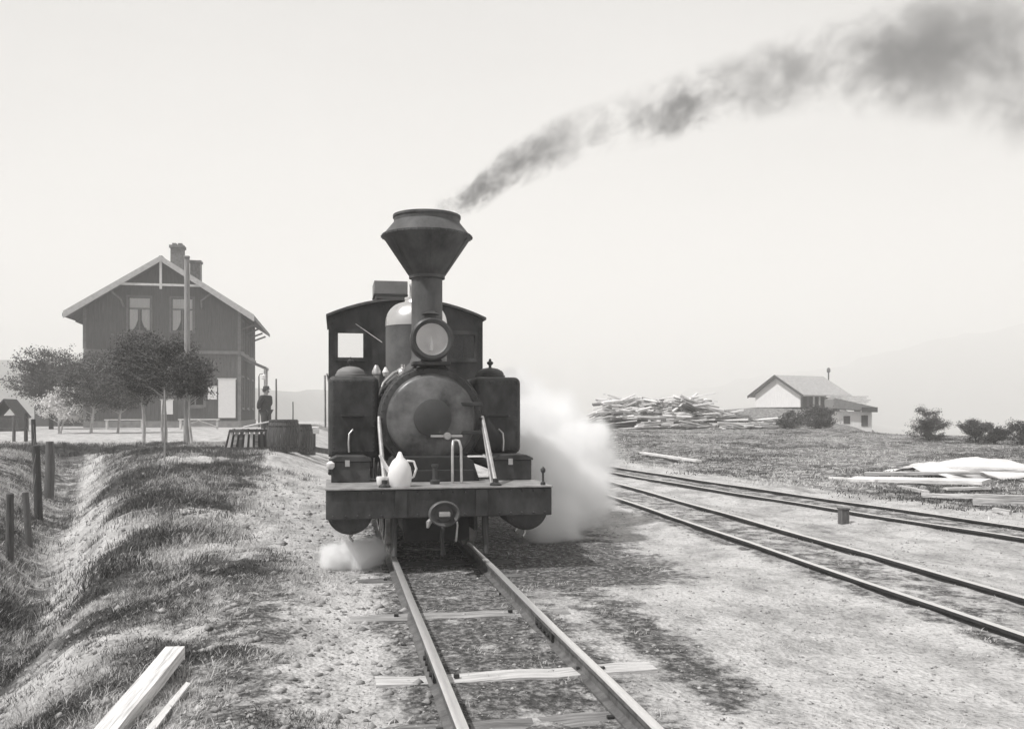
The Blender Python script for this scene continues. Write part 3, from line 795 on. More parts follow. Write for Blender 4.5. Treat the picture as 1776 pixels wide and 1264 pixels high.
# ------------------------------------------------------------------ station house
HX, HY = -9.3, 52.4
HZ = 0.38
house = empty('station_house', (HX, HY, HZ), 0, 'dark boarded two-storey station house with gable end and brick chimney', 'house')
hw, hl_ = 4.05, 10.0
def rl(x): return 9.10 - 0.634 * abs(x)       # underside line of the roof, local z
def wall_panel(name, u0, u1, zb, topf, wins, mapf, th, mat, parent, extra=()):
    us = sorted(set([u0, u1] + [w[0] for w in wins] + [w[1] for w in wins] + list(extra)))
    mb = MB()
    for a, b in zip(us[:-1], us[1:]):
        mid = (a + b) / 2
        ws = sorted([w for w in wins if w[0] - 1e-6 <= mid <= w[1] + 1e-6], key=lambda w: w[2])
        z = zb
        for w in ws:
            mb.add([mapf(a, z, 0), mapf(b, z, 0), mapf(b, w[2], 0), mapf(a, w[2], 0), mapf(a, z, th), mapf(b, z, th), mapf(b, w[2], th), mapf(a, w[2], th)], [(0, 1, 2, 3), (7, 6, 5, 4), (0, 4, 5, 1), (1, 5, 6, 2), (2, 6, 7, 3), (3, 7, 4, 0)])
            z = w[3]
        mb.add([mapf(a, z, 0), mapf(b, z, 0), mapf(b, topf(b), 0), mapf(a, topf(a), 0), mapf(a, z, th), mapf(b, z, th), mapf(b, topf(b), th), mapf(a, topf(a), th)], [(0, 1, 2, 3), (7, 6, 5, 4), (0, 4, 5, 1), (1, 5, 6, 2), (2, 6, 7, 3), (3, 7, 4, 0)])
    return mb.build(name, mat, parent)
upw = [(-1.82, -.66, 5.32, 7.17), (.43, 1.58, 5.32, 7.17)]
loww = [(-2.2, -1.1, 1.35, 3.1), (1.2, 2.15, 1.2, 3.15)]
fmap = lambda u, z, t: (u, t, z)
wall_panel('gable_wall', -hw, hw, .35, rl, upw + loww, fmap, .18, M['clad'], house, [0.0])
wall_panel('rear_wall', -hw, hw, .35, rl, [], lambda u, z, t: (u, hl_ - t, z), .18, M['clad'], house, [0.0])
sidew = [(y, y + 1.1, z, z + 1.75) for y in (1.2, 4.2, 7.4) for z in (1.1, 4.35)]
wall_panel('side_wall', .181, hl_ - .181, .35, lambda y: rl(hw), sidew, lambda u, z, t: (hw - t, u, z), .18, M['clad'], house)
wall_panel('side_wall', .181, hl_ - .181, .35, lambda y: rl(hw), sidew, lambda u, z, t: (-hw + t, u, z), .18, M['clad'], house)
MB().box(-hw - .06, hw + .06, -.06, hl_ + .06, -.6, .349).build('foundation', M['stone'], house)
# battens over the board joints on the two faces in view
mb = MB()
for k in range(40):
    x = -hw + .1 + k * (2 * hw - .2) / 39
    for z0, z1 in ((.36, 4.05), (4.30, rl(x) - .02)):
        segs = [(z0, z1)]
        for w in upw + loww:
            if w[0] - .14 < x < w[1] + .14:
                ns = []
                for a, b in segs:
                    if w[3] + .14 <= a or w[2] - .14 >= b: ns.append((a, b)); continue
                    if w[2] - .14 > a: ns.append((a, w[2] - .14))
                    if w[3] + .14 < b: ns.append((w[3] + .14, b))
                segs = ns
        for a, b in segs: mb.box(x - .03, x + .03, -.022, -.001, a, b)
tag(mb.build('battens', M['clad'], house), kind='stuff')
mb = MB()
for k in range(48):
    y = .12 + k * (hl_ - .24) / 47
    segs = [(.36, 4.05), (4.30, rl(hw) - .05)]
    for w in sidew:
        if w[0] - .14 < y < w[1] + .14:
            ns = []
            for a, b in segs:
                if w[3] + .14 <= a or w[2] - .14 >= b: ns.append((a, b)); continue
                if w[2] - .14 > a: ns.append((a, w[2] - .14))
                if w[3] + .14 < b: ns.append((w[3] + .14, b))
            segs = ns
    for a, b in segs: mb.box(hw + .001, hw + .022, y - .03, y + .03, a, b)
tag(mb.build('battens', M['clad'], house), kind='stuff')
MB().box(-hw - .05, hw + .05, -.08, -.001, 4.08, 4.27).build('string_course', M['trim'], house, bevel=.01)
MB().box(hw + .001, hw + .08, -.001, hl_, 4.08, 4.27).build('string_course', M['trim'], house, bevel=.01)
for s in (-1, 1):
    MB().box(s * hw - .09, s * hw + .09, -.05, -.023, .36, 4.07).build('corner_board', M['trim'], house)
    MB().box(s * hw - .09, s * hw + .09, -.05, -.023, 4.28, rl(hw) + .04).build('corner_board', M['trim'], house)
def house_window(u0, u1, z0, z1, mp, curtains=True, name='window', white=True):
    fm = M['wtrim'] if white else M['trim']
    def bx(mb, a, b, c, d, t0, t1):
        p = [mp(a, c, t0), mp(b, c, t0), mp(b, c, t1), mp(a, c, t1), mp(a, d, t0), mp(b, d, t0), mp(b, d, t1), mp(a, d, t1)]
        mb.add(p, [(0, 3, 2, 1), (4, 5, 6, 7), (0, 1, 5, 4), (1, 2, 6, 5), (2, 3, 7, 6), (3, 0, 4, 7)])
    mb = MB()
    for a, b, c, d in ((u0 - .1, u0, z0 - .1, z1 + .1), (u1, u1 + .1, z0 - .1, z1 + .1), (u0 + .001, u1 - .001, z0 - .1, z0), (u0 + .001, u1 - .001, z1, z1 + .1)):
        bx(mb, a, b, c, d, -.05, -.003)
    w = mb.build(name, M['trim'], house)
    mb = MB()
    zt = z1 - (z1 - z0) * .34; um = (u0 + u1) / 2
    bx(mb, u0, u1, zt - .04, zt + .04, .04, .09); bx(mb, um - .035, um + .035, z0, zt - .041, .041, .089)
    for a, b, c, d in ((u0, u0 + .05, z0, z1), (u1 - .05, u1, z0, z1), (u0 + .051, u1 - .051, z0, z0 + .05), (u0 + .051, u1 - .051, z1 - .05, z1)):
        bx(mb, a, b, c, d, .042, .088)
    mb.build('glazing_bars', M['trim'], w)
    mb = MB(); bx(mb, u0 - .02, u1 + .02, z0 - .14, z0 - .101, -.10, -.003); mb.build('sill', M['trim'], w)
    for a, b, c, d in ((u0 + .05, um - .035, z0 + .05, zt - .04), (um + .035, u1 - .05, z0 + .05, zt - .04), (u0 + .05, u1 - .05, zt + .04, z1 - .05)):
        mb = MB(); bx(mb, a, b, c, d, .062, .066); mb.build('pane', M['glass'], w)
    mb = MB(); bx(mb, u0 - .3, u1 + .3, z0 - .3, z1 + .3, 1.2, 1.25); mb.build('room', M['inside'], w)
    if curtains:
        for sgn in (-1, 1):
            vs_, fs = [], []
            nn = 12
            for k in range(nn + 1):
                f = k / nn
                uu = (u0 if sgn < 0 else u1) - sgn * f * (u1 - u0) * .42
                dip = .10 * math.sin(f * 20)
                vs_ += [mp(uu, z1, .085 + .012 * math.sin(k * 2.2)), mp(uu * 1.0 - (-sgn) * 0.0 + (0.0), z0 + (z1 - z0) * .34 * f ** 3, .085 + .012 * math.sin(k * 2.2))]
                if k: fs.append((2 * k - 2, 2 * k, 2 * k + 1, 2 * k - 1))
            MB().add(vs_, fs).build('curtain', M['curtain'], w)
        mb = MB(); bx(mb, u0, u1, zt - .02, z1, .098, .104); mb.build('glare_sheet', M['curtain'], w)  # white sheet added for the sky reflected in the top pane
    return w
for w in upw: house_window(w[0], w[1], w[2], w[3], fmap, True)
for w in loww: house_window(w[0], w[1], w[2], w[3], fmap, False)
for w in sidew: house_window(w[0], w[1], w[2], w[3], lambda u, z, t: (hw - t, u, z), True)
# roof
for s in (-1, 1):
    e = 4.92
    sl = MB().prism([(0, 9.10 + .02), (s * e, 9.12 - .634 * e), (s * e, 9.12 - .634 * e + .16), (0, 9.12 + .16)], -.8, hl_ + .8).build('roof', M['roof'], house)
    MB().prism([(s * .001, 9.05), (s * e, 8.98 - .634 * e), (s * e, 9.36 - .634 * e), (s * .001, 9.36)], -.86, -.801).build('bargeboard', M['bargewood'], sl)
    MB().box(min(s * (e + .001), s * (e + .05)), max(s * (e + .001), s * (e + .05)), -.8, hl_ + .8, 9.08 - .634 * e, 9.26 - .634 * e).build('fascia', M['trim'], sl)
    # tile courses
    mb = MB()
    for k in range(16):
        x = .3 + k * .29
        zt = 9.281 - .634 * x
        mb.prism([(s * x, zt), (s * (x + .27), zt - .634 * .27), (s * (x + .27), zt - .634 * .27 + .05), (s * x, zt + .012)], -.79, hl_ + .79)
    tag(mb.build('tile_courses', M['roof'], sl), kind='stuff')
    for yy in (-.6,):
        MB().tube([(s * 2.6, yy, 9.05 - .634 * 2.6), (s * 2.1, yy, 7.0), (s * 2.05, -.03, 6.6)], .06, 6).build('gable_bracket', M['trim'], house)
    for y in (1.0, 4.0, 7.0, 9.6):
        MB().tube([(s * (hw + .02), y, 5.6), (s * (e - .15), y, 9.0 - .634 * e)], .06, 6).build('eave_bracket', M['trim'], house)
MB().box(-.06, .06, -.8, -.70, 7.55, 9.04).build('king_post', M['wtrim'], house)
MB().box(-2.15, 2.15, -.79, -.71, 7.72, 7.84).box(-.001, 0, -.75, -.74, 7.7, 7.71).build('collar_beam', M['wtrim'], house)
MB().box(-.08, .08, -.8, hl_ + .8, 9.27, 9.36).build('ridge_cap', M['roof'], house)
# brick chimney
ch = MB().box(-.36, .36, 4.3, 5.0, 8.7, 10.7).build('chimney', M['brick'], house)
MB().box(-.43, .43, 4.23, 5.07, 10.701, 10.86).build('chimney_cap', M['brick'], ch)
MB().box(-.28, -.05, 4.4, 4.9, 10.861, 11.0).box(.05, .28, 4.4, 4.9, 10.861, 11.0).build('chimney_pot', M['brick'], ch)
ch2 = MB().box(.62, 1.22, 5.2, 5.9, 8.2, 10.0).build('chimney', M['brick'], house)
MB().box(.56, 1.28, 5.14, 5.96, 10.001, 10.13).build('chimney_cap', M['brick'], ch2)
# porch hood on the platform side
MB().prism([(hw + .001, 3.9), (hw + 1.3, 3.35), (hw + 1.3, 3.5), (hw + .001, 4.06)], 2.4, 4.2).build('porch_hood', M['vent'], house)
for y in (2.5, 4.1):
    MB().tube([(hw + 1.2, y, 3.42), (hw + 1.2, y, .0)], .06, 8).build('porch_post', M['wtrim'], house)
# lower annex at the far left
annex = empty('annex', (HX - hw - 2.2, HY + 5.5, .38), 0, 'low lean-to outbuilding behind the left corner of the station house', 'outbuilding')
MB().box(-2.0, 2.1, 0, 4, -.5, 2.9).build('wall', M['clad'], annex)
MB().prism([(-2.3, 2.88), (2.15, 4.25), (2.15, 4.40), (-2.3, 3.05)], -.4, 4.4).build('roof', M['vent'], annex)
MB().box(-1.0, .6, -.04, -.001, .1, 2.1).build('door', M['darkwood'], annex)  # dark panel standing in for the shade inside an opening

# white boards and a white patch on the gable
def wall_board(x0, x1, z0, z1, label):
    o = empty('notice_board', (HX, HY - .03, HZ), 0, label, 'notice board')
    MB().box(x0, x1, -.06, -.022, z0, z1).build('panel', M['enamel'], o)
    MB().box(x0 - .05, x1 + .05, -.075, -.022, z1 + .001, z1 + .06).build('frame', M['wtrim'], o)
    return o
wall_board(2.92, 3.85, .52, 2.68, 'tall white board on the gable wall near the platform corner')
wall_board(2.36, 2.85, 1.55, 2.25, 'small white notice beside the tall white board on the gable')
wall_board(-.1, .52, .72, 1.5, 'small white patch low on the gable wall behind the young trees')  # plain white panel for an unidentified pale patch

# ------------------------------------------------------------------ foliage
def leaf_mesh(name, centers, size, squash=0.55):
    n = len(centers)
    a = rng.normal(size=(n, 3)); a /= np.linalg.norm(a, axis=1, keepdims=True)
    b = rng.normal(size=(n, 3)); b -= a * (a * b).sum(1, keepdims=True); b /= np.linalg.norm(b, axis=1, keepdims=True)
    s = size * rng.uniform(.6, 1.4, (n, 1))
    V = np.stack([centers - a * s, centers + b * s * squash, centers + a * s, centers - b * s * squash], 1).reshape(-1, 3)
    F_ = np.arange(4 * n).reshape(n, 4)
    return fast_mesh(name, V, F_)

def tree(name, x, y, h, clear, rx, rz_c, label, leafmat, barkmat, group=None, nclump=60, per=70, leaf=.035, lean=(0, 0), r0=.05, seed=1, spread=.16, cat='tree', stems=1, openness=0.0, shape_pow=0.5):
    rg = np.random.default_rng(seed)
    t = empty(name, (x, y, H(x, y) - .03), 0, label, cat, group)
    mb = MB()
    cz = clear + rz_c
    tips = []
    for sidx in range(stems):
        ox, oy = (0, 0) if stems == 1 else (rg.uniform(-.12, .12), rg.uniform(-.1, .1))
        pts, rr = [], []
        m_ = 8
        for k in range(m_):
            f = k / (m_ - 1)
            pts.append((ox * (1 + f) + lean[0] * f + .05 * math.sin(f * 5 + seed + sidx * 2), oy * (1 + f) + lean[1] * f + .04 * math.cos(f * 4 + seed), f * (h * .86)))
            rr.append(r0 * (1 - .82 * f) / math.sqrt(stems))
        mb.tube(pts, rr, 8)
    cl = []
    while len(cl) < nclump:
        p = rg.uniform(-1, 1, 3)
        d = np.linalg.norm(p)
        if d > 1: continue
        if d < .35 and rg.random() < .6: continue
        q = np.array([p[0] * rx, p[1] * rx, p[2] * rz_c])
        ang = math.atan2(p[1], p[0])
        q *= 1 + .22 * math.sin(3 * ang + seed) + .12 * math.sin(5 * p[2] + seed)
        cl.append(q + np.array([lean[0] * .8, lean[1] * .8, cz]))
    cl = np.array(cl)
    leaves = []
    for i, c in enumerate(cl):
        f = np.clip((c[2] - .25 * np.hypot(c[0], c[1]) - rg.uniform(0, .2)) / (h * .86), clear / h * .9, .95)
        k = f * (m_ - 1); k0 = int(k); k0 = min(k0, m_ - 2)
        b0 = Vector(pts[k0]).lerp(Vector(pts[k0 + 1]), k - k0)
        mid = b0.lerp(Vector(c), .5) + Vector((0, 0, .06 * h * .3))
        mb.tube([b0, mid, Vector(c)], [r0 * .28 * (1.1 - f), r0 * .16, r0 * .05], 5, caps=False)
        m0 = mid.lerp(Vector(c), .45)
        nt_ = 7
        for q in range(nt_):
            dv = Vector(rg.normal(size=3)); dv.z = abs(dv.z) * .6 + .1 * dv.z
            e = m0 + (Vector(c) - m0) * rg.uniform(.3, 1.2) + dv * spread * .95
            mb.tube([m0, e], [r0 * .06, r0 * .025], 3, caps=False)
            nl = int(per * rg.uniform(.3, 1.7) / nt_)
            if nl:
                f_ = rg.uniform(.25, 1.05, (nl, 1))
                leaves.append(np.array(m0) * (1 - f_) + np.array(e) * f_ + rg.normal(size=(nl, 3)) * spread * .36)
    mb.build('trunk', barkmat, t, smooth=60)
    C = np.concatenate(leaves)
    o = link('crown', leaf_mesh('crown', C, leaf), leafmat, t)
    return t

G1 = 'young trees in front of the station house'
def at(px, D): # bearing (as a lateral tangent) and depth to a plan position
    lat = (px - 888) / 1554 * D; th = R(11.2)
    return lat * math.cos(th) + D * math.sin(th), D * math.cos(th) - lat * math.sin(th)
tree('young_tree', *at(160, 36), 3.3, 1.0, 1.3, 1.0, 'leftmost thin pale-trunked young tree before the house gable', M['leafdark'], M['bark'], G1, 110, 170, .034, (0.1, 0), .06, 11, .24)
tree('young_tree', *at(205, 37), 3.4, 1.05, 1.3, 1.05, 'slim young tree standing by the low white bench', M['leafdark'], M['bark'], G1, 110, 170, .034, (.1, 0), .055, 12, .24)
tree('young_tree', *at(247, 24.5), 3.1, 1.2, .95, .88, 'young tree with slanting pale trunk left of the tall pole', M['leafdark'], M['bark'], G1, 120, 170, .025, (-.05, 0), .055, 13, .19)
tree('young_tree', *at(279, 24.0), 3.05, 1.2, .9, .85, 'forked double-trunked young tree nearest the tall pole', M['leafdark'], M['bark'], G1, 120, 170, .025, (.05, 0), .06, 14, .19, stems=2)
tree('young_tree', *at(331, 23.0), 2.4, 1.15, .5, .55, 'small dark young tree beside the tall pole', M['leafdark'], M['bark'], G1, 70, 200, .026, (.0, 0), .04, 15, .16)
tree('broad_tree', *at(90, 45), 4.0, 1.2, 1.75, 1.3, 'dark bushy tree beside the outbuilding at far left', M['leafdark'], M['darkbark'], None, 110, 200, .045, (0, 0), .12, 16, .32)
tree('blossom_tree', *at(104, 36.0), 2.0, .5, .85, .65, 'pale blossoming shrub tree with leaning stems at far left', M['leafpale'], M['bark'], None, 50, 130, .04, (.2, 0), .07, 17, .2, stems=3)

def bush(x, y, h, rx, label, mat, seed, per=60, nclump=40, leaf=.05, group=None):
    tree('bush', x, y, h, .05, rx, h * .45, label, mat, M['darkbark'], group, nclump, per, leaf, (0, 0), .04, seed, .16 * h / 1.2, 'bush', stems=2)
GB = 'bushes along the far edge of the field'
for i, (px, D, h, rx, lb) in enumerate([
        (1614, 34, 1.25, .75, 'rounded bush left of the others at the field edge'),
        (1690, 32.5, .85, .6, 'broad low bush second from the right edge of the field'),
        (1727, 31.5, .7, .42, 'small bush close beside the broad low bush'),
        (1772, 31, .95, .5, 'bush at the extreme right of the field edge')]):
    x, y = at(px, D); bush(x, y, h, rx, lb, M['leafdark'], 30 + i, 170, 45, .024, GB)
x, y = at(1418, 47); bush(x, y, 1.3, .9, 'dark bush in front of the shed plank wall', M['leafdark'], 40, 170, 70, .034)
x, y = at(1372, 46); bush(x, y, .9, .8, 'low scrub between the lumber pile and the shed', M['leafmid'], 41, 90, 40, .045)

# ------------------------------------------------------------------ tall pole, stakes, posts
def pole(name, x, y, h, r0, r1, mat, label, cat, top=None):
    t = empty(name, (x, y, H(x, y) - .05), 0, label, cat)
    MB().tube([(0, 0, 0), (.01, 0, h * .5), (0, .01, h)], [r0, (r0 + r1) / 2, r1], 12).build('shaft', mat, t, smooth=50)
    if top: top(t, h)
    return t
def capf(t, h): MB().box(-.07, .07, -.07, .07, h, h + .05).build('cap', M['palewood'], t, bevel=.01)
pole('flagpole', -3.83, 24.9, 4.98, .085, .068, M['palewood'], 'tall pale wooden pole in front of the station house', 'pole', capf)
def lampf(t, h):
    MB().tube([(0, 0, h), (.05, 0, h + .12), (.25, 0, h + .14)], .02, 6).build('arm', M['post'], t)
    MB().lathe([(.02, 0), (.12, -.10), (.10, -.28), (.03, -.33)], 10, (.25, 0, h + .14)).build('lantern', M['enamel'], t, smooth=40)
x, y = at(449, 50); pole('lamp_post', x, y, 2.9, .05, .035, M['post'], 'thin lamp post by the platform corner of the station house', 'lamp post', lampf)
def crossf(t, h):
    MB().box(-.35, .35, -.03, .03, h - .45, h - .37).box(-.3, .3, -.03, .03, h - .85, h - .77).build('crossarm', M['post'], t)
x, y = at(479, 62); pole('telegraph_post', x, y, 3.2, .07, .05, M['post'], 'slender post right behind the standing man', 'post')
x, y = at(508, 70); pole('post', x, y, 1.7, .06, .05, M['post'], 'short distant post between the barrels and the locomotive', 'post')
x, y = -3.05, 17.3; pole('stake', x, y, 1.35, .018, .013, M['palewood'], 'thin stake standing in the grass below the forked tree', 'stake')

# ------------------------------------------------------------------ wire fence at the left
fence = empty('wire_fence', (0, 0, 0), 0, 'row of weathered wooden posts with wires along the ditch', 'fence')
FP = [(*at(17, 9.9), .85, .045), (*at(52, 11.3), .78, .045), (*at(68, 13.4), 1.2, .06), (*at(60, 19.0), .95, .05), (*at(45, 26.0), .95, .055), (*at(24, 27.0), .9, .05), (*at(-20, 29.0), .9, .05)]
tops = []
for i, (x, y, h, r) in enumerate(FP):
    z = H(x, y) - .1
    lx, ly = random.uniform(-.05, .05), random.uniform(-.04, .04)
    MB().tube([(x, y, z), (x + lx * .5, y + ly * .5, z + h * .5), (x + lx, y + ly, z + h), (x + lx, y + ly, z + h + .012)], [r, r * .95, r * .88, r * .5], 9).build('post', M['post'], fence, smooth=50)
    tops.append(Vector((x + lx, y + ly, z + h)))
for dz in (-.1, -.4):
    pts = []
    for a, b in zip(tops[:-1], tops[1:]):
        for k in range(5):
            f = k / 5
            p = a.lerp(b, f); pts.append((p.x, p.y, p.z + dz - .10 * f * (1 - f)))
    MB().tube(pts, .003, 4).build('wire', M['wire'], fence)
# leaning twin post
lpx, lpy = at(84, 15.6)
z = H(lpx, lpy)
MB().tube([(lpx, lpy, z - .1), (lpx + .03, lpy, z + .5), (lpx + .02, lpy, z + .98)], [.085, .08, .065], 9).build('post', M['post'], fence, smooth=50)

# ------------------------------------------------------------------ benches
def bench(x, y, rz, w, label, trestle):
    t = empty('bench', (x, y, H(x, y)), rz, label, 'bench')
    MB().box(-w / 2, w / 2, -.16, .16, .46, .51).build('seat', M['board'], t)
    for s in (-1, 1):
        MB().box(s * (w / 2 - .1) - .04, s * (w / 2 - .1) + .04, -.13, .13, 0, .459).build('leg', M['board'], t)
    if trestle:
        MB().box(-w / 2 + .15, w / 2 - .15, -.02, .02, .08, .14).build('stretcher', M['board'], t)
        for s in (-1, 1):
            MB().tube([(s * (w / 2 - .15), -.03, .14), (0, -.03, .44)], .028, 6).build('brace', M['board'], t)
    return t
x, y = at(216, 44); bench(x, y, .05, 1.8, 'low plain white plank bench under the left young trees', False)
x, y = at(345, 45); bench(x, y, 0, 1.95, 'white trestle bench with slanting braces below the notice boards', True)

# ------------------------------------------------------------------ barrels and crates on the platform
def barrel(x, y, h, r, rz, label):
    t = empty('barrel', (x, y, H(x, y) - .02), rz, label, 'barrel', 'barrels on the platform edge')
    mb = MB(); ns = 22
    for s in range(ns):
        a0, a1 = 2 * math.pi * (s + .04) / ns, 2 * math.pi * (s + .96) / ns
        rows = 8; base = len(mb.v)
        for k in range(rows + 1):
            f = k / rows; rr = r * (.82 + .18 * math.sin(f * math.pi))
            for a in (a0, (a0 + a1) / 2, a1):
                rj = rr * (1.0 if a == (a0 + a1) / 2 else .992)
                mb.v.append((rj * math.cos(a), rj * math.sin(a), f * h))
        for k in range(rows):
            for j in range(2):
                b = base + k * 3 + j
                mb.f.append((b, b + 1, b + 4, b + 3))
    mb.build('staves', M['barrel'], t, smooth=30)
    MB().lathe([(r * .81, 0.03), (r * .81, h - .06), (r * .5, h - .055), (.001, h - .055)], 32).build('head', M['oldboard'], t, smooth=30)
    for f in (.06, .2, .8, .94):
        rr = r * (.82 + .18 * math.sin(f * math.pi)) + .004
        MB().lathe([(rr - .006, f * h - .022), (rr + .003, f * h - .02), (rr + .003, f * h + .02), (rr - .006, f * h + .022)], 36, caps=False).build('hoop', M['hoop'], t, smooth=40)
    return t
x, y = at(492, 19.9); barrel(x, y, .72, .37, .3, 'large wooden barrel nearest the slatted crate')
x, y = at(521, 21.0); barrel(x, y, .70, .30, .8, 'smaller barrel standing close behind the large one')
# slatted crate with flared sides
def crate(x, y, w, d, h, rz, label, flare):
    t = empty('slatted_crate', (x, y, H(x, y) - .01), rz, label, 'crate')
    k = 0
    nsl = 8
    for j in range(nsl):
        f = (j + .5) / nsl
        for yy in (-d / 2, d / 2):
            xb = -w / 2 + f * w; xt = xb * (1 - flare) + flare * w * .18
            MB().add([(xb - .035, yy - .012, 0), (xb + .035, yy - .012, 0), (xb + .035, yy + .012, 0), (xb - .035, yy + .012, 0),
                      (xt - .03, yy - .012, h), (xt + .03, yy - .012, h), (xt + .03, yy + .012, h), (xt - .03, yy + .012, h)],
                     [(0, 3, 2, 1), (4, 5, 6, 7), (0, 1, 5, 4), (1, 2, 6, 5), (2, 3, 7, 6), (3, 0, 4, 7)]).build('slat', M['oldboard'], t)
    xl = -w / 2 * (1 - flare) + flare * w * .18; xr = w / 2 * (1 - flare) + flare * w * .18
    for yy in (-d / 2 - .026, d / 2 + .013):
        MB().box(xl, xr, yy, yy + .013, h - .07, h - .01).build('rail', M['post'], t)
        MB().box(-w / 2, w / 2, yy, yy + .013, .03, .09).build('rail', M['post'], t)
    MB().add([(-w / 2, -d / 2 + .02, .02), (-w / 2, d / 2 - .02, .02), (xl, d / 2 - .02, h - .02), (xl, -d / 2 + .02, h - .02)], [(0, 1, 2, 3)]).build('side_panel', M['post'], t).modifiers.new('t', 'SOLIDIFY').thickness = .02
    MB().box(xl + .02, xr - .02, -d / 2 + .02, d / 2 - .02, .04, h - .12).build('contents', M['darkwood'], t, bevel=.03)
    return t
x, y = at(431, 20.6); crate(x, y, 1.0, .6, .5, .05, 'slatted wooden crate with flared side left of the barrels', .16)
def board_thing(name, p0, p1, w, th, label, cat, mat, roll=0.0, group=None, taper=0.0):
    p0, p1 = Vector(p0), Vector(p1)
    L_ = (p1 - p0).length
    t = MB(); n = 7
    rg = random.Random(hash(label) % 1000 if False else int(L_ * 1000))
    for k in range(n):
        f = k / (n - 1); x = f * L_; ww = w * (1 - taper * f) / 2
        a, b, c = rg.uniform(-.03, .03) * w, rg.uniform(-.03, .03) * w, rg.uniform(-.05, .05) * th
        t.v += [(x, -ww + a, 0), (x, ww + b, 0), (x, ww + b, th + c), (x, -ww + a, th + c)]
    for k in range(n - 1):
        for j in range(4): t.f.append((k * 4 + j, k * 4 + (j + 1) % 4, (k + 1) * 4 + (j + 1) % 4, (k + 1) * 4 + j))
    t.f += [(0, 1, 2, 3), tuple(4 * (n - 1) + j for j in (3, 2, 1, 0))]
    o = t.build(name, mat, None)
    d = (p1 - p0).normalized()
    q = d.to_track_quat('X', 'Z')
    o.rotation_mode = 'QUATERNION'
    from mathutils import Quaternion
    o.rotation_quaternion = q @ Quaternion((1, 0, 0), roll)
    o.location = p0
    tag(o, label, cat, group)
    return o
x, y = at(432, 20.3); z = H(x, y)
board_thing('plank', (x - .1, y - .1, z + .50), (x + .55, y + .1, z + .64), .18, .025, 'pale loose plank lying aslant on top of the slatted crate', 'plank', M['board'])
x, y = at(533, 21.9); z = H(x, y)
bx_ = empty('wooden_box', (x, y, z), .1, 'pale shallow box behind the barrels beside the locomotive', 'box')
MB().box(-.26, .26, -.3, .3, .52, .68).build('tray', M['board'], bx_, bevel=.01)
MB().box(-.18, .18, -.24, .24, 0, .519).build('stand', M['post'], bx_)
x, y = at(556, 23.5); board_thing('timber_beam', (x - .45, y, H(x - .45, y)), (x + .35, y + .1, H(x, y)), .2, .14, 'dark low timber lying between the barrels and the locomotive', 'timber', M['post'])

# ------------------------------------------------------------------ timbers and boards lying about
board_thing('squared_timber', (-1.06, 2.5, H(-1.04, 2.6) + .05), (-.79, 4.78, H(-.8, 4.7) + .05), .095, .06, 'thick pale squared timber in the grass at lower left', 'timber', M['board'])
board_thing('split_board', (-.82, 2.8, H(-.80, 2.8) + .03), (-.69, 4.45, H(-.69, 4.4) + .02), .05, .03, 'narrow split board lying along the thick squared timber', 'board', M['oldboard'], .4, taper=.6)
board_thing('plank', (8.7, 24.6, H(8.7, 24.6) + .06), (8.78, 20.7, H(8.78, 20.7) + .06), .16, .05, 'single pale plank in the grass beyond the siding tracks', 'plank', M['board'])
GL = [
    ((1440, 830, .0), (1520, 836, .04), .08, .04, 'thin pale stick at the left end of the loose lumber', .0),
    ((1478, 833, .04), (1712, 838, .12), .34, .06, 'wide pale plank in the middle of the loose lumber', .10),
    ((1500, 824, .06), (1700, 822, .14), .20, .05, 'pale board just behind the wide plank', .05),
    ((1575, 812, .10), (1790, 818, .20), .26, .05, 'long pale board on the far side of the loose lumber', .12),
    ((1560, 846, .0), (1606, 860, .02), .10, .05, 'short slanting pale board in front of the loose lumber', .0),
    ((1598, 862, .0), (1800, 866, .03), .12, .06, 'long straight narrow board in front of the loose lumber', .0),
    ((1640, 850, .02), (1715, 850, .02), .12, .04, 'grey offcut lying in the shade of the wide plank', .0),
    ((1690, 876, .0), (1830, 880, .02), .20, .16, 'thick round-ended beam nearest the track at far right', .0),
    ((1722, 888, .0), (1752, 892, .0), .10, .05, 'small pale chip of wood before the thick beam', .0)]
def on_ground(px, py, dz):
    D = 20.0
    for _ in range(30):
        x, y = at(px, D); z = H(x, y) + dz
        D = 0.5 * D + 0.5 * (1.24 - z) * 1554 / (py - 714)
    x, y = at(px, D)
    return (x, y, H(x, y) + dz)
for a, b, w, th, lb, roll in GL:
    board_thing('plank', on_ground(*a), on_ground(*b), w, th, lb, 'plank', M['board'], roll, 'loose lumber by the far siding')
# canvas sheet thrown over timber at the right edge
p = on_ground(1715, 832, 0)
sheet = MB(); nn, mm = 22, 14
for i in range(nn):
    for j in range(mm):
        u, v_ = i / (nn - 1), j / (mm - 1)
        x = p[0] - 1.0 + u * 3.2; y = p[1] - .2 + v_ * 2.2 + .3 * math.sin(u * 4)
        r_ = math.sin(min(1, v_ * 1.15) * math.pi * .9) ** .6 * (math.sin(max(.0, u) * math.pi * .92 + .12) ** .5)
        z = H(x, y) + .02 + .28 * max(r_, 0) * (.8 + .25 * math.sin(u * 9 + v_ * 5)) + .03 * math.sin(u * 23 + v_ * 13)
        sheet.v.append((x, y, z))
for i in range(nn - 1):
    for j in range(mm - 1):
        sheet.f.append((i * mm + j, (i + 1) * mm + j, (i + 1) * mm + j + 1, i * mm + j + 1))
so = sheet.build('canvas_sheet', M['canvas'], None, smooth=60)
so.modifiers.new('thick', 'SOLIDIFY').thickness = .012
tag(so, 'white canvas sheet humped over timber at the right edge', 'canvas')
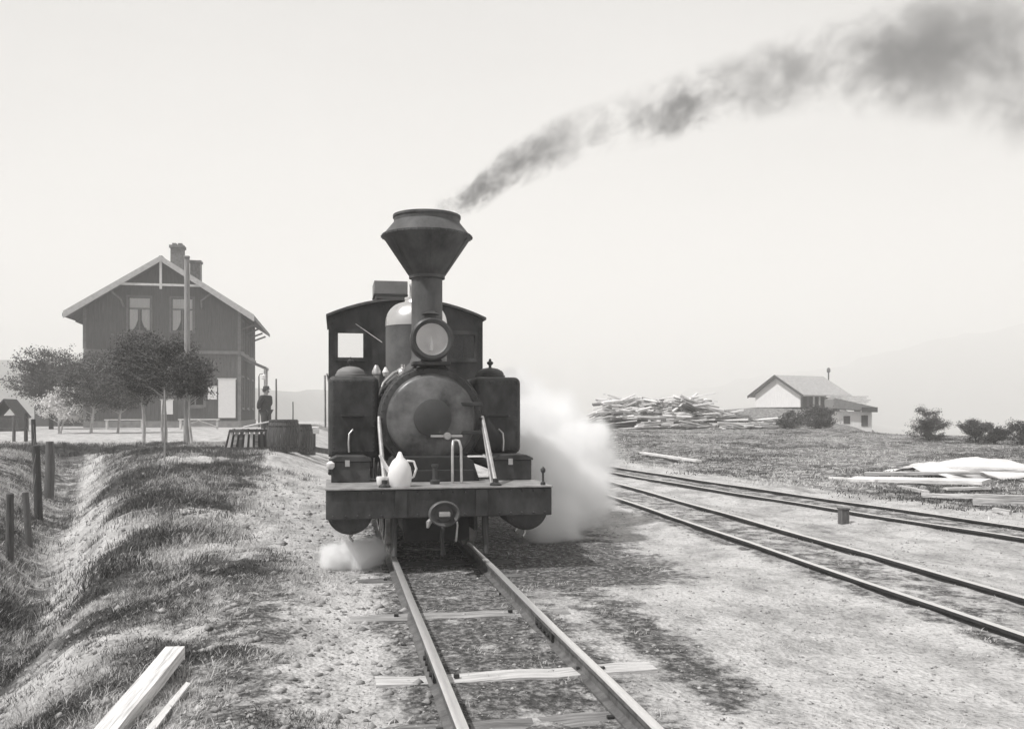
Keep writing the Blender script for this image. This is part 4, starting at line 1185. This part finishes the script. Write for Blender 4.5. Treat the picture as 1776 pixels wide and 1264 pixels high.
# point stop beside the far siding
x, y, z = on_ground(1463, 908, 0)
ps = empty('point_lever', (x, y, z), 0, 'squat dark post standing beside the far siding rail', 'post')
MB().box(-.05, .05, -.05, .05, -.1, .17).build('block', M['post'], ps, bevel=.01)
MB().box(-.055, .055, -.055, .055, .171, .19).build('cap', M['post'], ps)

# ------------------------------------------------------------------ lumber pile
px_, D_ = 1185, 48
lx, ly = at(px_, D_)
pile = empty('lumber_pile', (lx, ly, H(lx, ly)), R(-11.2), 'long untidy heap of pale slabs and boards left of the shed', 'lumber pile')
def pile_h(u, v_):
    a = 1.35 * math.exp(-((u + 1.3) / 2.6) ** 4) + .75 * math.exp(-((u - 2.6) / 2.4) ** 2) + .8 * math.exp(-((u + 3.8) / 1.0) ** 2) + .25 * math.sin(u * 3.1) * math.exp(-(u / 3.5) ** 2)
    return a * max(0, 1 - (abs(v_) / 2.0) ** 2)
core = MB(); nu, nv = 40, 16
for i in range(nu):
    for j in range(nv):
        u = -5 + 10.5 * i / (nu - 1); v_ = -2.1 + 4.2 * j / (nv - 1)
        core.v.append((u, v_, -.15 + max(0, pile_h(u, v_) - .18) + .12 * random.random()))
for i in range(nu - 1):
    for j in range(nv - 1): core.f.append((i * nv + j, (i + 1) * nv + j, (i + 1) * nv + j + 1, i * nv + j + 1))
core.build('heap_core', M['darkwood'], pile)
bms = []
for k in range(8):
    L_ = random.uniform(1.2, 3.2); w = random.uniform(.10, .26); th = random.uniform(.03, .09)
    mb = MB().box(-L_ / 2, L_ / 2, -w / 2, w / 2, -th / 2, th / 2)
    me = mb.mesh('slab'); me.materials.append(M['oldboard'] if k % 3 else M['board']); bms.append(me)
for k in range(290):
    u = random.gauss(-1.0, 2.0) if k % 3 else random.uniform(-4.6, 5.2)
    u = max(-4.7, min(5.3, u)); v_ = random.uniform(-1.9, .9)
    o = link('slab', bms[k % 8], None, pile)
    zz = max(0, pile_h(u, v_) - .12)
    slope = (pile_h(u + .3, v_) - pile_h(u - .3, v_)) / .6
    o.location = (u, v_, zz + random.uniform(-.06, .12))
    o.rotation_euler = (random.gauss(0, .2), -math.atan(slope) * .5 + random.gauss(0, .07), random.gauss(0, .3) + (1.2 if random.random() < .08 else 0))

# ------------------------------------------------------------------ shed and hut on the rise
def gz(x, y): return H(x, y)
sx, sy = at(1348, 72)
shed = empty('shed', (sx, sy, 1.60), R(21), 'white gabled shed with pale roof behind the lumber pile', 'shed')
# local: gable faces -x (towards the left of the view); long side faces -y
sw, sl_, ev, rg_ = 2.3, 5.2, 1.05, 2.45       # half width, length, eave height, ridge height
MB().add([(0, -sw, 0), (0, sw, 0), (0, sw, ev), (0, 0, rg_), (0, -sw, ev), (.1, -sw, 0), (.1, sw, 0), (.1, sw, ev), (.1, 0, rg_), (.1, -sw, ev)],
         [(0, 4, 3, 2, 1), (5, 6, 7, 8, 9), (0, 1, 6, 5), (1, 2, 7, 6), (2, 3, 8, 7), (3, 4, 9, 8), (4, 0, 5, 9)]).build('gable_wall', M['whitewall'], shed)
mb = MB()
for k in range(22):
    x0 = .12 + k * (sl_ - .14) / 22
    MB().box(x0, x0 + (sl_ - .14) / 22 - .03, -sw, -sw + .05 + .02 * (k % 2), 0, ev - .02).build('plank', M['oldboard'] if k % 3 == 0 else M['darkwood'], shed)  # mostly dark planks: shade of this long side put into the colour
MB().box(.11, sl_, -sw + .1, sw - .05, -.02, ev - .1).build('core_wall', M['darkwood'], shed)
for s in (-1, 1):
    MB().add([(-.3, 0, rg_ + .03), (sl_ + .4, 0, rg_ + .03), (sl_ + .4, s * (sw + .55), ev - .22), (-.3, s * (sw + .55), ev - .22),
              (-.3, 0, rg_ + .14), (sl_ + .4, 0, rg_ + .14), (sl_ + .4, s * (sw + .55), ev - .10), (-.3, s * (sw + .55), ev - .10)],
             [(0, 1, 2, 3), (7, 6, 5, 4), (0, 4, 5, 1), (1, 5, 6, 2), (2, 6, 7, 3), (3, 7, 4, 0)]).build('roof', M['shedroof'], shed)
    MB().add([(-.36, 0, rg_ - .05), (-.301, 0, rg_ - .05), (-.301, s * (sw + .55), ev - .3), (-.36, s * (sw + .55), ev - .3),
              (-.36, 0, rg_ + .15), (-.301, 0, rg_ + .15), (-.301, s * (sw + .55), ev - .09), (-.36, s * (sw + .55), ev - .09)],
             [(0, 1, 2, 3), (7, 6, 5, 4), (0, 4, 5, 1), (1, 5, 6, 2), (2, 6, 7, 3), (3, 7, 4, 0)]).build('bargeboard', M['darkwood'], shed)
for (xx, yy) in ((.2, -sw + .2), (.2, 0), (.2, sw - .2), (2.6, -sw + .2), (5.0, -sw + .2)):
    MB().box(xx - .12, xx + .12, yy - .12, yy + .12, -1.6, -.021).build('pile', M['darkwood'], shed)
hx, hy = at(1484, 58)
hut = empty('hut', (hx, hy, H(hx, hy) - .1), R(-20), 'small low white hut with dark roof right of the shed', 'hut')
MB().box(-1.0, 1.0, 0, 2.2, -.8, 1.15).build('wall', M['whitewall'], hut)
MB().prism([(-1.45, 1.35), (1.25, 1.16), (1.25, 1.40), (-1.3, 2.0), (-1.45, 1.95)], -.35, 2.6).build('roof', M['vent'], hut)
MB().box(.3, 1.26, -.42, -.351, 1.10, 1.42).build('fascia', M['darkwood'], hut)
MB().box(.35, .75, -.04, -.001, .2, .9).build('door', M['darkwood'], hut)
MB().box(-.75, -.35, -.03, -.001, .35, .85).build('window', M['darkwood'], hut)
# board stack standing on the rise behind the hut
kx, ky = at(1470, 66)
stk = empty('board_stack', (kx, ky, H(kx, ky) + .4), R(-15), 'stack of pale boards on trestles behind the small hut', 'board stack')
for k in range(5):
    MB().box(-1.4 + .1 * (k % 2), 1.2 + .15 * (k % 3), -.5, .5, .55 + k * .13, .64 + k * .13).build('board', M['board'], stk)
for s in (-.8, .7): MB().box(s - .1, s + .1, -.45, .45, -.8, .549).build('trestle', M['darkwood'], stk)
kx, ky = at(1437, 80)
vp = empty('vent_pipe', (kx, ky, H(kx, ky)), 0, 'thin chimney pipe rising behind the shed', 'chimney pipe')
MB().tube([(0, 0, 0), (0, 0, 3.4)], .06, 8).build('pipe', M['post'], vp)
MB().lathe([(.08, 3.4), (.16, 3.5), (.14, 3.75), (.05, 3.85)], 12).build('cowl', M['post'], vp, smooth=40)
# hut with steep roof at the left edge
hx, hy = at(14, 40)
lh = empty('field_hut', (hx, hy, H(hx, hy)), 0, 'steep dark-roofed small hut cut off by the left edge', 'hut')
MB().box(-.7, .42, 0, 1.4, -.3, .7).build('wall', M['post'], lh)
MB().prism([(-.85, .62), (-.14, 1.45), (.5, .62), (.44, .58), (-.14, 1.36), (-.8, .58)], -.15, 1.55).build('roof', M['darkwood'], lh)

# ------------------------------------------------------------------ standing man
mx_, my_ = at(461, 33.5)
man = empty('person', (mx_, my_, H(mx_, my_)), R(55), 'man in dark coat and brimmed hat standing on the platform', 'person')
man.scale = (1.16, 1.16, 1.0)
def skin_obj(name, verts, edges, radii, mat, parent, root=0, sub=2):
    me = bpy.data.meshes.new(name); me.from_pydata(verts, edges, []); me.materials.append(mat)
    o = bpy.data.objects.new(name, me); COL.objects.link(o); o.parent = parent
    m_ = o.modifiers.new('skin', 'SKIN'); m_.use_smooth_shade = True
    for i, r in enumerate(radii):
        me.skin_vertices[0].data[i].radius = r if isinstance(r, tuple) else (r, r)
        me.skin_vertices[0].data[i].use_root = (i == root)
    s_ = o.modifiers.new('sub', 'SUBSURF'); s_.levels = sub; s_.render_levels = sub
    return o
bv = [(0, 0, .93), (0, .0, 1.12), (0, .01, 1.34), (0, 0, 1.46), (0, -.01, 1.54), (0, -.02, 1.63), (0, -.02, 1.72),
      (-.19, 0, 1.41), (-.30, .02, 1.17), (-.20, .13, .97), (-.10, .16, .95),
      (.19, 0, 1.41), (.27, .03, 1.16), (.20, .14, .97), (.10, .17, .95),
      (-.10, 0, .88), (-.11, -.01, .50), (-.11, .01, .09), (-.12, -.12, .04),
      (.10, 0, .88), (.12, -.02, .50), (.13, .01, .09), (.15, -.12, .04)]
be = [(0, 1), (1, 2), (2, 3), (3, 4), (4, 5), (5, 6), (2, 7), (7, 8), (8, 9), (9, 10), (2, 11), (11, 12), (12, 13), (13, 14), (0, 15), (15, 16), (16, 17), (17, 18), (0, 19), (19, 20), (20, 21), (21, 22)]
br = [(.15, .12), (.16, .13), (.18, .13), (.09, .08), .058, (.085, .098), (.075, .085), .075, .058, .045, .03, .075, .058, .045, .03, .10, .075, .055, .04, .10, .075, .055, .04]
skin_obj('body', bv, be, br, M['skin'], man)
cv = bv[:4] + [bv[7], bv[8], bv[9], bv[11], bv[12], bv[13]] + [(0, .01, .72)]
ce = [(0, 1), (1, 2), (2, 3), (2, 4), (4, 5), (5, 6), (2, 7), (7, 8), (8, 9), (0, 10)]
cr = [(.20, .16), (.19, .155), (.20, .155), (.085, .085), .095, .078, .06, .095, .078, .06, (.215, .17)]
skin_obj('coat', cv, ce, cr, M['coat'], man)
skin_obj('trousers', [(0, 0, .93), (-.10, 0, .86), (-.11, -.01, .5), (-.11, .01, .12), (.10, 0, .86), (.12, -.02, .5), (.13, .01, .12)], [(0, 1), (1, 2), (2, 3), (0, 4), (4, 5), (5, 6)], [(.16, .13), .115, .09, .075, .115, .09, .075], M['trouser'], man)
MB().lathe([(.15, 1.70), (.155, 1.71), (.105, 1.722), (.10, 1.79), (.085, 1.825), (.03, 1.832)], 24, (0, -.015, 0)).build('hat', M['hat'], man, smooth=50)
MB().lathe([(.085, 1.60), (.098, 1.66), (.098, 1.70), (.09, 1.72)], 20, (0, .012, 0)).build('hair', M['hair'], man, smooth=60)
MB().tube([(0, -.10, 1.655), (0, -.125, 1.62), (0, -.105, 1.61)], [.012, .016, .012], 8).build('nose', M['skin'], man, smooth=60)
MB().tube([(-.04, -.112, 1.595), (0, -.118, 1.60), (.04, -.112, 1.595)], [.008, .014, .008], 8).build('moustache', M['hair'], man, smooth=60)
for s in (-1, 1):
    MB().tube([(s * .12, .02, .05), (s * .125, -.07, .045), (s * .13, -.15, .03)], [.05, .052, .035], 10).build('shoe', M['coat'], man, smooth=60)

# ------------------------------------------------------------------ grass, weeds, gravel
def blades(P_, hgt, wid, lean, seed, segs=2):
    rg = np.random.default_rng(seed)
    n = len(P_)
    a = rg.uniform(0, 2 * np.pi, n)
    h = hgt * rg.uniform(.45, 1.3, n); w = wid * rg.uniform(.7, 1.3, n)
    sx_ = np.stack([np.cos(a), np.sin(a), np.zeros(n)], 1) * w[:, None] * .5
    la = rg.uniform(0, 2 * np.pi, n); lm = lean * rg.uniform(.2, 1.3, n) * h
    ld = np.stack([np.cos(la) * lm + .25 * lm, np.sin(la) * lm, np.zeros(n)], 1)
    up = np.zeros((n, 3)); up[:, 2] = h
    b0 = P_ - sx_; b1 = P_ + sx_
    mid = P_ + up * .6 + ld * .35
    m0 = mid - sx_ * .7; m1 = mid + sx_ * .7
    tip = P_ + up * .98 + ld
    V = np.stack([b0, b1, m0, m1, tip], 1).reshape(-1, 3)
    i = np.arange(n)[:, None] * 5
    F_ = np.concatenate([i + np.array([[0, 1, 3]]), i + np.array([[0, 3, 2]]), i + np.array([[2, 3, 4]])], 1).reshape(-1, 3)
    return V, F_
def scatter(n, xr, yr, dens, clump=.0, seed=0, nt=0):
    """tufts: nt tuft centres accepted by density, n blades shared among them"""
    rg = np.random.default_rng(seed)
    X, Y = [], []
    got = 0
    while got < nt:
        x = rg.uniform(*xr, nt); u = rg.random(nt)
        y = yr[0] * (yr[1] / yr[0]) ** u if yr[0] > 0 else rg.uniform(*yr, nt)
        k = rg.random(nt) < dens(x, y)
        X.append(x[k]); Y.append(y[k]); got += k.sum()
    X = np.concatenate(X)[:nt]; Y = np.concatenate(Y)[:nt]
    sel = rg.integers(0, nt, n)
    s_ = clump * (0.5 + rg.random(nt))[sel]
    x = X[sel] + rg.normal(size=n) * s_; y = Y[sel] + rg.normal(size=n) * s_
    return np.stack([x, y, height(x, y) - .01], 1)
def dl(x, y):
    return cover_f(x, y) * np.clip(.16 + 1.1 * vnoise(x * 1.5 + 3, y * 0.9) + 1.1 * pmask(PATCH, x, y), 0.01, 1) * (x < .2)
def dl2(x, y):
    return cover_f(x, y) * np.clip(.40 - 1.6 * vnoise(x * 1.5 + 3, y * 0.9) - .5 * pmask(PATCH, x, y), 0.01, 1) * (x < .2)
def grass(name, mat, parts, label):
    VV, FF, b = [], [], 0
    for V, F_ in parts:
        VV.append(V); FF.append(F_ + b); b += len(V)
    me = fast_mesh(name, np.concatenate(VV), np.concatenate(FF))
    tag(link(name, me, mat), label, 'grass', kind='stuff')
def dtuft(x, y):
    return cover_f(x, y) * (x < .2) * np.clip(.1 + 3 * vnoise(x * .9 + 20, y * .7 + 7), .0, 1)
fieldd = lambda x, y: cover_f(x, y) * np.clip(.3 + 2.4 * vnoise(x * .5, y * .6), .01, 1)
fieldp = lambda x, y: cover_f(x, y) * np.clip(.3 - 2.4 * vnoise(x * .5, y * .6), .01, 1)
grass('dark_grass', M['grassdark'], [
    blades(scatter(120000, (-5.0, .2), (2.4, 9), dl, .06, 1, 2600), .038, .0036, 1.0, 1),
    blades(scatter(26000, (-5.5, .2), (2.4, 11), dtuft, .035, 11, 330), .06, .0042, .85, 11),
    blades(scatter(70000, (-9, .0), (8, 26), dl, .10, 2, 1800), .085, .0065, .8, 2),
    blades(scatter(60000, (5.5, 26), (7, 40), fieldd, .2, 3, 1500), .05, .018, 1.0, 3),
], 'short dark grass growing on the bank and the far field')
grass('dry_grass', M['grasspale'], [
    blades(scatter(90000, (-5.0, .2), (2.4, 9), dl2, .06, 4, 1900), .042, .0036, 1.1, 4),
    blades(scatter(12000, (-5.5, .2), (2.4, 11), dtuft, .04, 12, 200), .07, .004, 1.0, 12),
    blades(scatter(60000, (-9, .0), (8, 26), dl2, .11, 5, 1300), .08, .006, .9, 5),
    blades(scatter(40000, (5.5, 26), (7, 40), fieldp, .2, 6, 1000), .05, .016, 1.0, 6),
    blades(scatter(5000, (-1.0, 8), (2.6, 12), lambda x, y: np.clip(.05 + .25 * cinder_dark_f(x, y), 0, 1), .05, 7, 160), .03, .004, 1.0, 7),
], 'pale dry grass in tufts on the bank and the far field')

def pebbles(n, seed, name, mat, xr, smin, sadd, label):
    rg = np.random.default_rng(seed)
    base = np.array([(1, 0, 0), (-1, 0, 0), (0, 1, 0), (0, -1, 0), (0, 0, 1), (0, 0, -1)], float)
    fb = np.array([(0, 2, 4), (2, 1, 4), (1, 3, 4), (3, 0, 4), (2, 0, 5), (1, 2, 5), (3, 1, 5), (0, 3, 5)])
    y = 2.3 * (16 / 2.3) ** rg.random(n); x = rg.uniform(*xr, n)
    s_ = smin + sadd * rg.random(n) ** 4
    s_ *= np.where(rg.random(n) < .02, 1.9, 1)
    V = base[None] * (s_[:, None, None] * rg.uniform(.6, 1.3, (n, 6, 1))) * np.array([1, 1, .6])
    a = rg.uniform(0, 6.28, n); c, s = np.cos(a)[:, None], np.sin(a)[:, None]
    V = np.stack([V[..., 0] * c - V[..., 1] * s, V[..., 0] * s + V[..., 1] * c, V[..., 2]], -1)
    V += np.stack([x, y, height(x, y) + .002], -1)[:, None, :]
    F_ = (fb[None] + (np.arange(n) * 6)[:, None, None]).reshape(-1, 3)
    me = fast_mesh(name, V.reshape(-1, 3), F_)
    tag(link(name, me, mat), label, 'gravel', kind='stuff')
pebbles(16000, 3, 'gravel', M['pebble'], (-1.2, 9), .004, .014, 'scattered small stones on the sandy yard and between the rails')
pebbles(9000, 5, 'soil_clods', M['clod'], (-5, .5), .006, .034, 'loose clods of soil and stones on the grassy bank')

# ------------------------------------------------------------------ smoke and steam
def fcurve(nt, inp, pts, vmax):
    n = nt.nodes.new('ShaderNodeFloatCurve')
    c = n.mapping.curves[0]
    while len(c.points) > 2: c.points.remove(c.points[1])
    c.points[0].location = (pts[0][0], pts[0][1] / vmax); c.points[1].location = (pts[-1][0], pts[-1][1] / vmax)
    for p in pts[1:-1]: c.points.new(p[0], p[1] / vmax)
    for p in c.points: p.handle_type = 'VECTOR'
    n.mapping.update()
    nt.links.new(inp, n.inputs['Value'])
    m = nt.nodes.new('ShaderNodeMath'); m.operation = 'MULTIPLY'; m.inputs[1].default_value = vmax
    nt.links.new(n.outputs[0], m.inputs[0])
    return m.outputs[0]
def mth(nt, op, a, b=None, clamp=False):
    n = nt.nodes.new('ShaderNodeMath'); n.operation = op; n.use_clamp = clamp
    for i, v in enumerate((a, b)):
        if v is None: continue
        if hasattr(v, 'node'): nt.links.new(v, n.inputs[i])
        else: n.inputs[i].default_value = v
    return n.outputs[0]

PS = [0, .5, 1, 2, 5, 10, 20, 28, 40]
PZ = [0, .20, .58, 1.10, 2.35, 4.35, 7.7, 10.0, 13.0]
PR = [.16, .19, .26, .36, .54, .92, 2.2, 3.4, 4.4]
PU = [0.0]
for i in range(1, len(PS)): PU.append(PU[-1] + (PS[i] - PS[i - 1]) / (.5 * (PR[i] + PR[i - 1])))
SMAX = PS[-1]
def smoke():
    m, nt, o = new_mat('coal_smoke')
    co = N(nt, 'ShaderNodeTexCoord'); sp = N(nt, 'ShaderNodeSeparateXYZ')
    nt.links.new(co.outputs['Object'], sp.inputs[0])
    sn = mth(nt, 'DIVIDE', sp.outputs['X'], SMAX)
    cz = fcurve(nt, sn, [(s / SMAX, z) for s, z in zip(PS, PZ)], PZ[-1])
    rr = fcurve(nt, sn, [(s / SMAX, r) for s, r in zip(PS, PR)], PR[-1])
    uu = fcurve(nt, sn, [(s / SMAX, u) for s, u in zip(PS, PU)], PU[-1])
    yn = mth(nt, 'DIVIDE', sp.outputs['Y'], rr)
    zn = mth(nt, 'DIVIDE', mth(nt, 'SUBTRACT', sp.outputs['Z'], cz), rr)
    cx = N(nt, 'ShaderNodeCombineXYZ')
    nt.links.new(uu, cx.inputs[0]); nt.links.new(yn, cx.inputs[1]); nt.links.new(zn, cx.inputs[2])
    no = N(nt, 'ShaderNodeTexNoise', Scale=1.7, Detail=7, Roughness=0.66, Distortion=0.7)
    mp = N(nt, 'ShaderNodeMapping', Location=(5.3, 0.7, 3.1), Scale=(.8, .9, 1.0)); nt.links.new(cx.outputs[0], mp.inputs[0])
    nt.links.new(mp.outputs[0], no.inputs['Vector'])
    no2 = N(nt, 'ShaderNodeTexNoise', Scale=.42, Detail=1); nt.links.new(mp.outputs[0], no2.inputs['Vector'])
    rad = mth(nt, 'SQRT', mth(nt, 'ADD', mth(nt, 'MULTIPLY', yn, yn), mth(nt, 'MULTIPLY', zn, zn)))
    base = mth(nt, 'SUBTRACT', 1.0, rad)
    v = mth(nt, 'ADD', mth(nt, 'MULTIPLY', base, .5), mth(nt, 'MULTIPLY', mth(nt, 'SUBTRACT', no.outputs['Fac'], .53), 4.2))
    v = mth(nt, 'ADD', v, mth(nt, 'MULTIPLY', mth(nt, 'SUBTRACT', no2.outputs['Fac'], .5), 1.6), )
    v = mth(nt, 'MULTIPLY', v, 1.0, True)
    v = mth(nt, 'MULTIPLY', v, mth(nt, 'GREATER_THAN', base, 0.0))
    soft = mth(nt, 'MULTIPLY', base, 2.5, True)
    v = mth(nt, 'MULTIPLY', v, soft)
    en = fcurve(nt, sn, [(s / SMAX, e) for s, e in ((0, .5), (.4, 1.6), (1.0, 1.2), (2, .55), (3.6, .5), (4.6, 1.4), (6, .6), (9, .4), (13, .7), (20, .8), (40, .75))], 1.6)
    dn = mth(nt, 'DIVIDE', mth(nt, 'MULTIPLY', mth(nt, 'MULTIPLY', v, 1.5), en), rr)
    dn = mth(nt, 'MINIMUM', dn, 9.0)
    pv = N(nt, 'ShaderNodeVolumePrincipled', Anisotropy=0.2)
    pv.inputs['Color'].default_value = (0.36, 0.36, 0.36, 1)
    nt.links.new(dn, pv.inputs['Density'])
    nt.links.new(pv.outputs[0], o.inputs['Volume'])
    mb = MB()
    pts, rads = [], []
    for i in range(len(PS) - 1):
        for k in range(4):
            f = k / 4
            s = PS[i] + (PS[i + 1] - PS[i]) * f
            pts.append((s, 0, PZ[i] + (PZ[i + 1] - PZ[i]) * f)); rads.append((PR[i] + (PR[i + 1] - PR[i]) * f))
    pts.append((PS[-1], 0, PZ[-1])); rads.append(PR[-1])
    n = 20; vs_ = []; fs = []
    for (x, y, z), r in zip(pts, rads):
        vs_ += [(x, r * 1.12 * math.cos(2 * math.pi * k / n), z + r * 1.12 * math.sin(2 * math.pi * k / n)) for k in range(n)]
    for i in range(len(pts) - 1):
        for k in range(n): fs.append((i * n + k, i * n + (k + 1) % n, (i + 1) * n + (k + 1) % n, (i + 1) * n + k))
    fs += [tuple(range(n)), tuple((len(pts) - 1) * n + k for k in range(n))]
    ob = mb.add(vs_, fs).build('smoke_plume', m)
    ob.location = (TX + .10, 7.4 + SY, 3.19)
    ob.rotation_euler = (0, 0, math.atan2(.627, .778))
    m.cycles.volume_step_rate = 0.12
    tag(ob, 'dark coal smoke drifting from the smokestack to the upper right', 'smoke', kind='stuff')
smoke()

def steam(name, blobs, dens, label, nscale, step=0.3, soft=0.35, amp=.5):
    """union of soft balls, roughened by noise, in a closed box"""
    m, nt, o = new_mat(name + '_vapour')
    lo = Vector([min(b[0][i] - b[1] * 1.25 for b in blobs) for i in range(3)]); hi = Vector([max(b[0][i] + b[1] * 1.25 for b in blobs) for i in range(3)])
    lo.z = max(lo.z, -.2)
    c = (lo + hi) / 2
    co = N(nt, 'ShaderNodeTexCoord')
    best = None
    for p, r in blobs:
        d = N(nt, 'ShaderNodeVectorMath', _operation='DISTANCE')
        nt.links.new(co.outputs['Object'], d.inputs[0]); d.inputs[1].default_value = Vector(p) - c
        v = mth(nt, 'SUBTRACT', 1.0, mth(nt, 'DIVIDE', d.outputs['Value'], r))
        if best is None: best = v
        else:
            n = nt.nodes.new('ShaderNodeMath'); n.operation = 'SMOOTH_MAX'; n.inputs[2].default_value = .3
            nt.links.new(best, n.inputs[0]); nt.links.new(v, n.inputs[1]); best = n.outputs[0]
    no = N(nt, 'ShaderNodeTexNoise', Scale=nscale, Detail=6, Roughness=.62); nt.links.new(co.outputs['Object'], no.inputs['Vector'])
    v = mth(nt, 'ADD', best, mth(nt, 'MULTIPLY', mth(nt, 'SUBTRACT', no.outputs['Fac'], .55), amp * 2))
    v = mth(nt, 'DIVIDE', v, soft, True)
    v = mth(nt, 'MULTIPLY', mth(nt, 'MULTIPLY', v, v), dens)
    pv = N(nt, 'ShaderNodeVolumePrincipled', Anisotropy=0.0)
    pv.inputs['Color'].default_value = (1.0, 1.0, 1.0, 1)
    nt.links.new(v, pv.inputs['Density'])
    nt.links.new(pv.outputs[0], o.inputs['Volume'])
    m.cycles.volume_step_rate = step
    h = (hi - lo) / 2
    ob = MB().box(-h.x, h.x, -h.y, h.y, -h.z, h.z).build(name, m)
    ob.location = c
    tag(ob, label, 'steam', kind='stuff')
steam('steam_cloud', [((2.25, 9.2, .02), .46), ((2.62, 9.7, .32), .56), ((2.85, 10.2, .72), .56), ((2.50, 10.6, 1.0), .66), ((2.25, 9.6, .65), .55), ((2.2, 11.2, 1.35), .55), ((3.0, 10.9, .35), .5)], 7.0,
      'billow of white steam escaping along the right side of the locomotive', 3.0, .22, .36, .62)
steam('steam_cloud', [((.0, 7.75, .0), .16), ((.14, 7.78, .03), .17), ((.30, 7.80, .03), .18), ((.22, 7.72, -.02), .16)], 26.0,
      'small low puff of white steam under the left cylinder', 10.0, .22, .34, .62)

# ------------------------------------------------------------------ haze
def haze():
    m, nt, o = new_mat('haze_air')
    pv = N(nt, 'ShaderNodeVolumePrincipled', Density=0.0025, Anisotropy=0.0)
    pv.inputs['Color'].default_value = (0.98, 0.975, 0.96, 1)
    nt.links.new(pv.outputs[0], o.inputs['Volume'])
    ob = MB().box(-1480, 2050, -55, 2100, -40, 190).build('haze', m)
    tag(ob, 'pale even haze filling the valley air', 'haze', kind='stuff')
haze()
